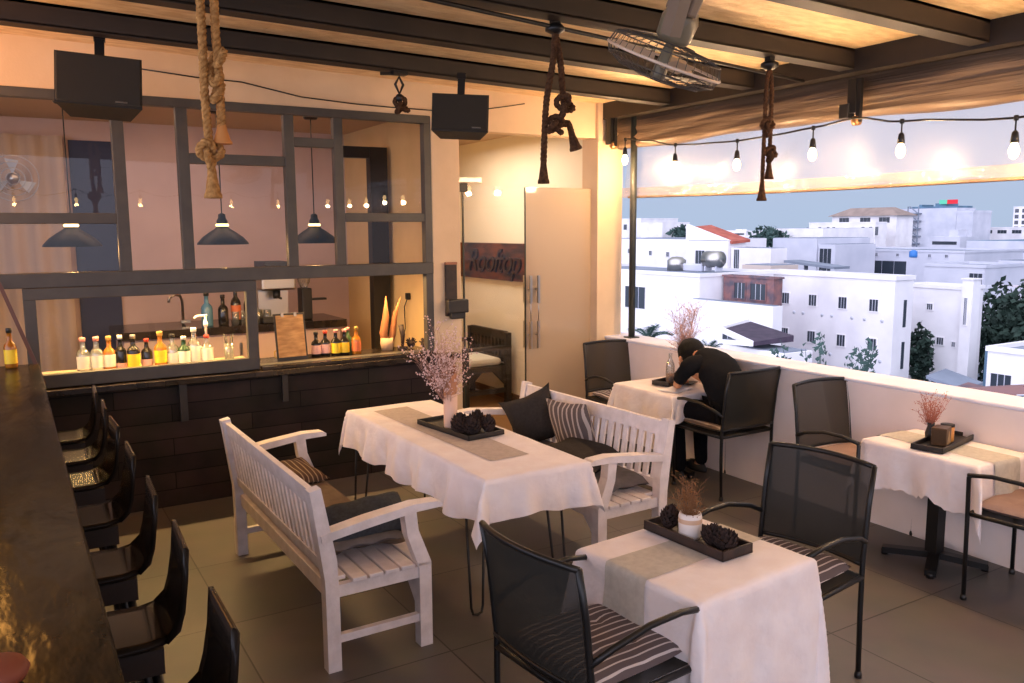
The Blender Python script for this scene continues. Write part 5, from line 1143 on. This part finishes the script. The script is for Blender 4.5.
for k in range(16):
    an = q.uniform(0, 6.28); tip = Vector((math.cos(an)*.9, math.sin(an)*1.15, 2.0+q.uniform(.2, 1.3))); a_.tube([(0, 0, .5), tip*.6, tip], [.02, .015, .006], 4)
    for j in range(16): c_ = tip*q.uniform(.75, 1.02)+Vector((q.uniform(-.12, .12), q.uniform(-.12, .12), q.uniform(-.1, .1))); a_.add([c_, c_+Vector((q.uniform(-.1, .1), .09, .05)), c_+Vector((0, q.uniform(-.1, .1), .12))], [(0, 1, 2)])
a_.build('branches', 'leafblue', t)
MB().lathe([(.3, -11), (.35, -1), (.3, .4), (.28, .5), (.01, .45)], n=14).build('stem_base', 'bark', t)

# ---------------------------------------------------------------- light
wd = bpy.data.worlds.new('dusk'); S.world = wd; wd.use_nodes = True; nt = wd.node_tree; nt.nodes.clear()
o_ = nt.nodes.new('ShaderNodeOutputWorld'); bg = nt.nodes.new('ShaderNodeBackground'); tc = nt.nodes.new('ShaderNodeTexCoord'); sx = nt.nodes.new('ShaderNodeSeparateXYZ'); rp = nt.nodes.new('ShaderNodeValToRGB')
nt.links.new(tc.outputs['Generated'], sx.inputs[0]); mr = nt.nodes.new('ShaderNodeMapRange'); mr.inputs[1].default_value = -.05; mr.inputs[2].default_value = .6
nt.links.new(sx.outputs[2], mr.inputs[0]); nt.links.new(mr.outputs[0], rp.inputs[0])
e = rp.color_ramp.elements; e[0].position = 0; e[0].color = (*lin((176, 194, 220)), 1); e[1].position = 1; e[1].color = (*lin((236, 238, 250)), 1)
for q_, c_ in ((.1, (180, 198, 226)), (.2, (184, 198, 226)), (.34, (188, 198, 224)), (.6, (206, 212, 234))): x = rp.color_ramp.elements.new(q_); x.color = (*lin(c_), 1)
# brighter lilac-pink afterglow on the side of the sky behind the terrace
vm = nt.nodes.new('ShaderNodeVectorMath'); vm.operation = 'DOT_PRODUCT'; vm.inputs[1].default_value = Vector((-.86, -.42, .28)).normalized(); nt.links.new(tc.outputs['Generated'], vm.inputs[0])
m2 = nt.nodes.new('ShaderNodeMapRange'); m2.inputs[1].default_value = -.1; m2.inputs[2].default_value = .95; m2.interpolation_type = 'SMOOTHSTEP'; nt.links.new(vm.outputs['Value'], m2.inputs[0])
ad = nt.nodes.new('ShaderNodeMix'); ad.data_type = 'RGBA'; ad.inputs[7].default_value = (2.8, 2.85, 3.6, 1); nt.links.new(m2.outputs[0], ad.inputs[0]); nt.links.new(rp.outputs[0], ad.inputs[6])
nt.links.new(ad.outputs[2], bg.inputs[0]); bg.inputs[1].default_value = 1.0; nt.links.new(bg.outputs[0], o_.inputs[0])
for y, z in BUL: light('bulb_light', 'POINT', (4.6, y, z-.235), 24, (255, 206, 152), .03)
light('bar_left_lamp', 'POINT', (-.35, 5.2, 2.55), 34, (255, 176, 84), .12)
for x, y in ((1.0, .7), (3.0, .7), (1.5, -.15), (3.4, -.15)): light('ceiling_fill', 'AREA', (x, y, 3.03), 3, (255, 220, 205), (1.4, .3))  # unseen fill lights added up between the roof beams to brighten the terrace
for x in BX: light('bulb_light', 'POINT', (x, -2.4, 2.325), 4, (255, 190, 120), .03)
light('hall_lamp', 'AREA', (3.9, 7.6, 2.8), 36, (255, 236, 216), (.8, 1.6))
light('bar_room_lamp', 'AREA', (1.2, 7.4, 2.85), 15, (255, 204, 166), (2.6, .8))
light('bottle_strip', 'AREA', (.8, 6.24, 1.52), 40, (255, 206, 130), (1.3, .03), (0, 0, 0))
light('hatch_strip', 'AREA', (2.2, 6.25, 1.53), 32, (255, 202, 130), (1.2, .03), (0, 0, 0))
for x in (1.51, 2.27, .43): light('pendant_light', 'POINT', (x, 7.0, 1.76), 4, (255, 196, 120), .04)
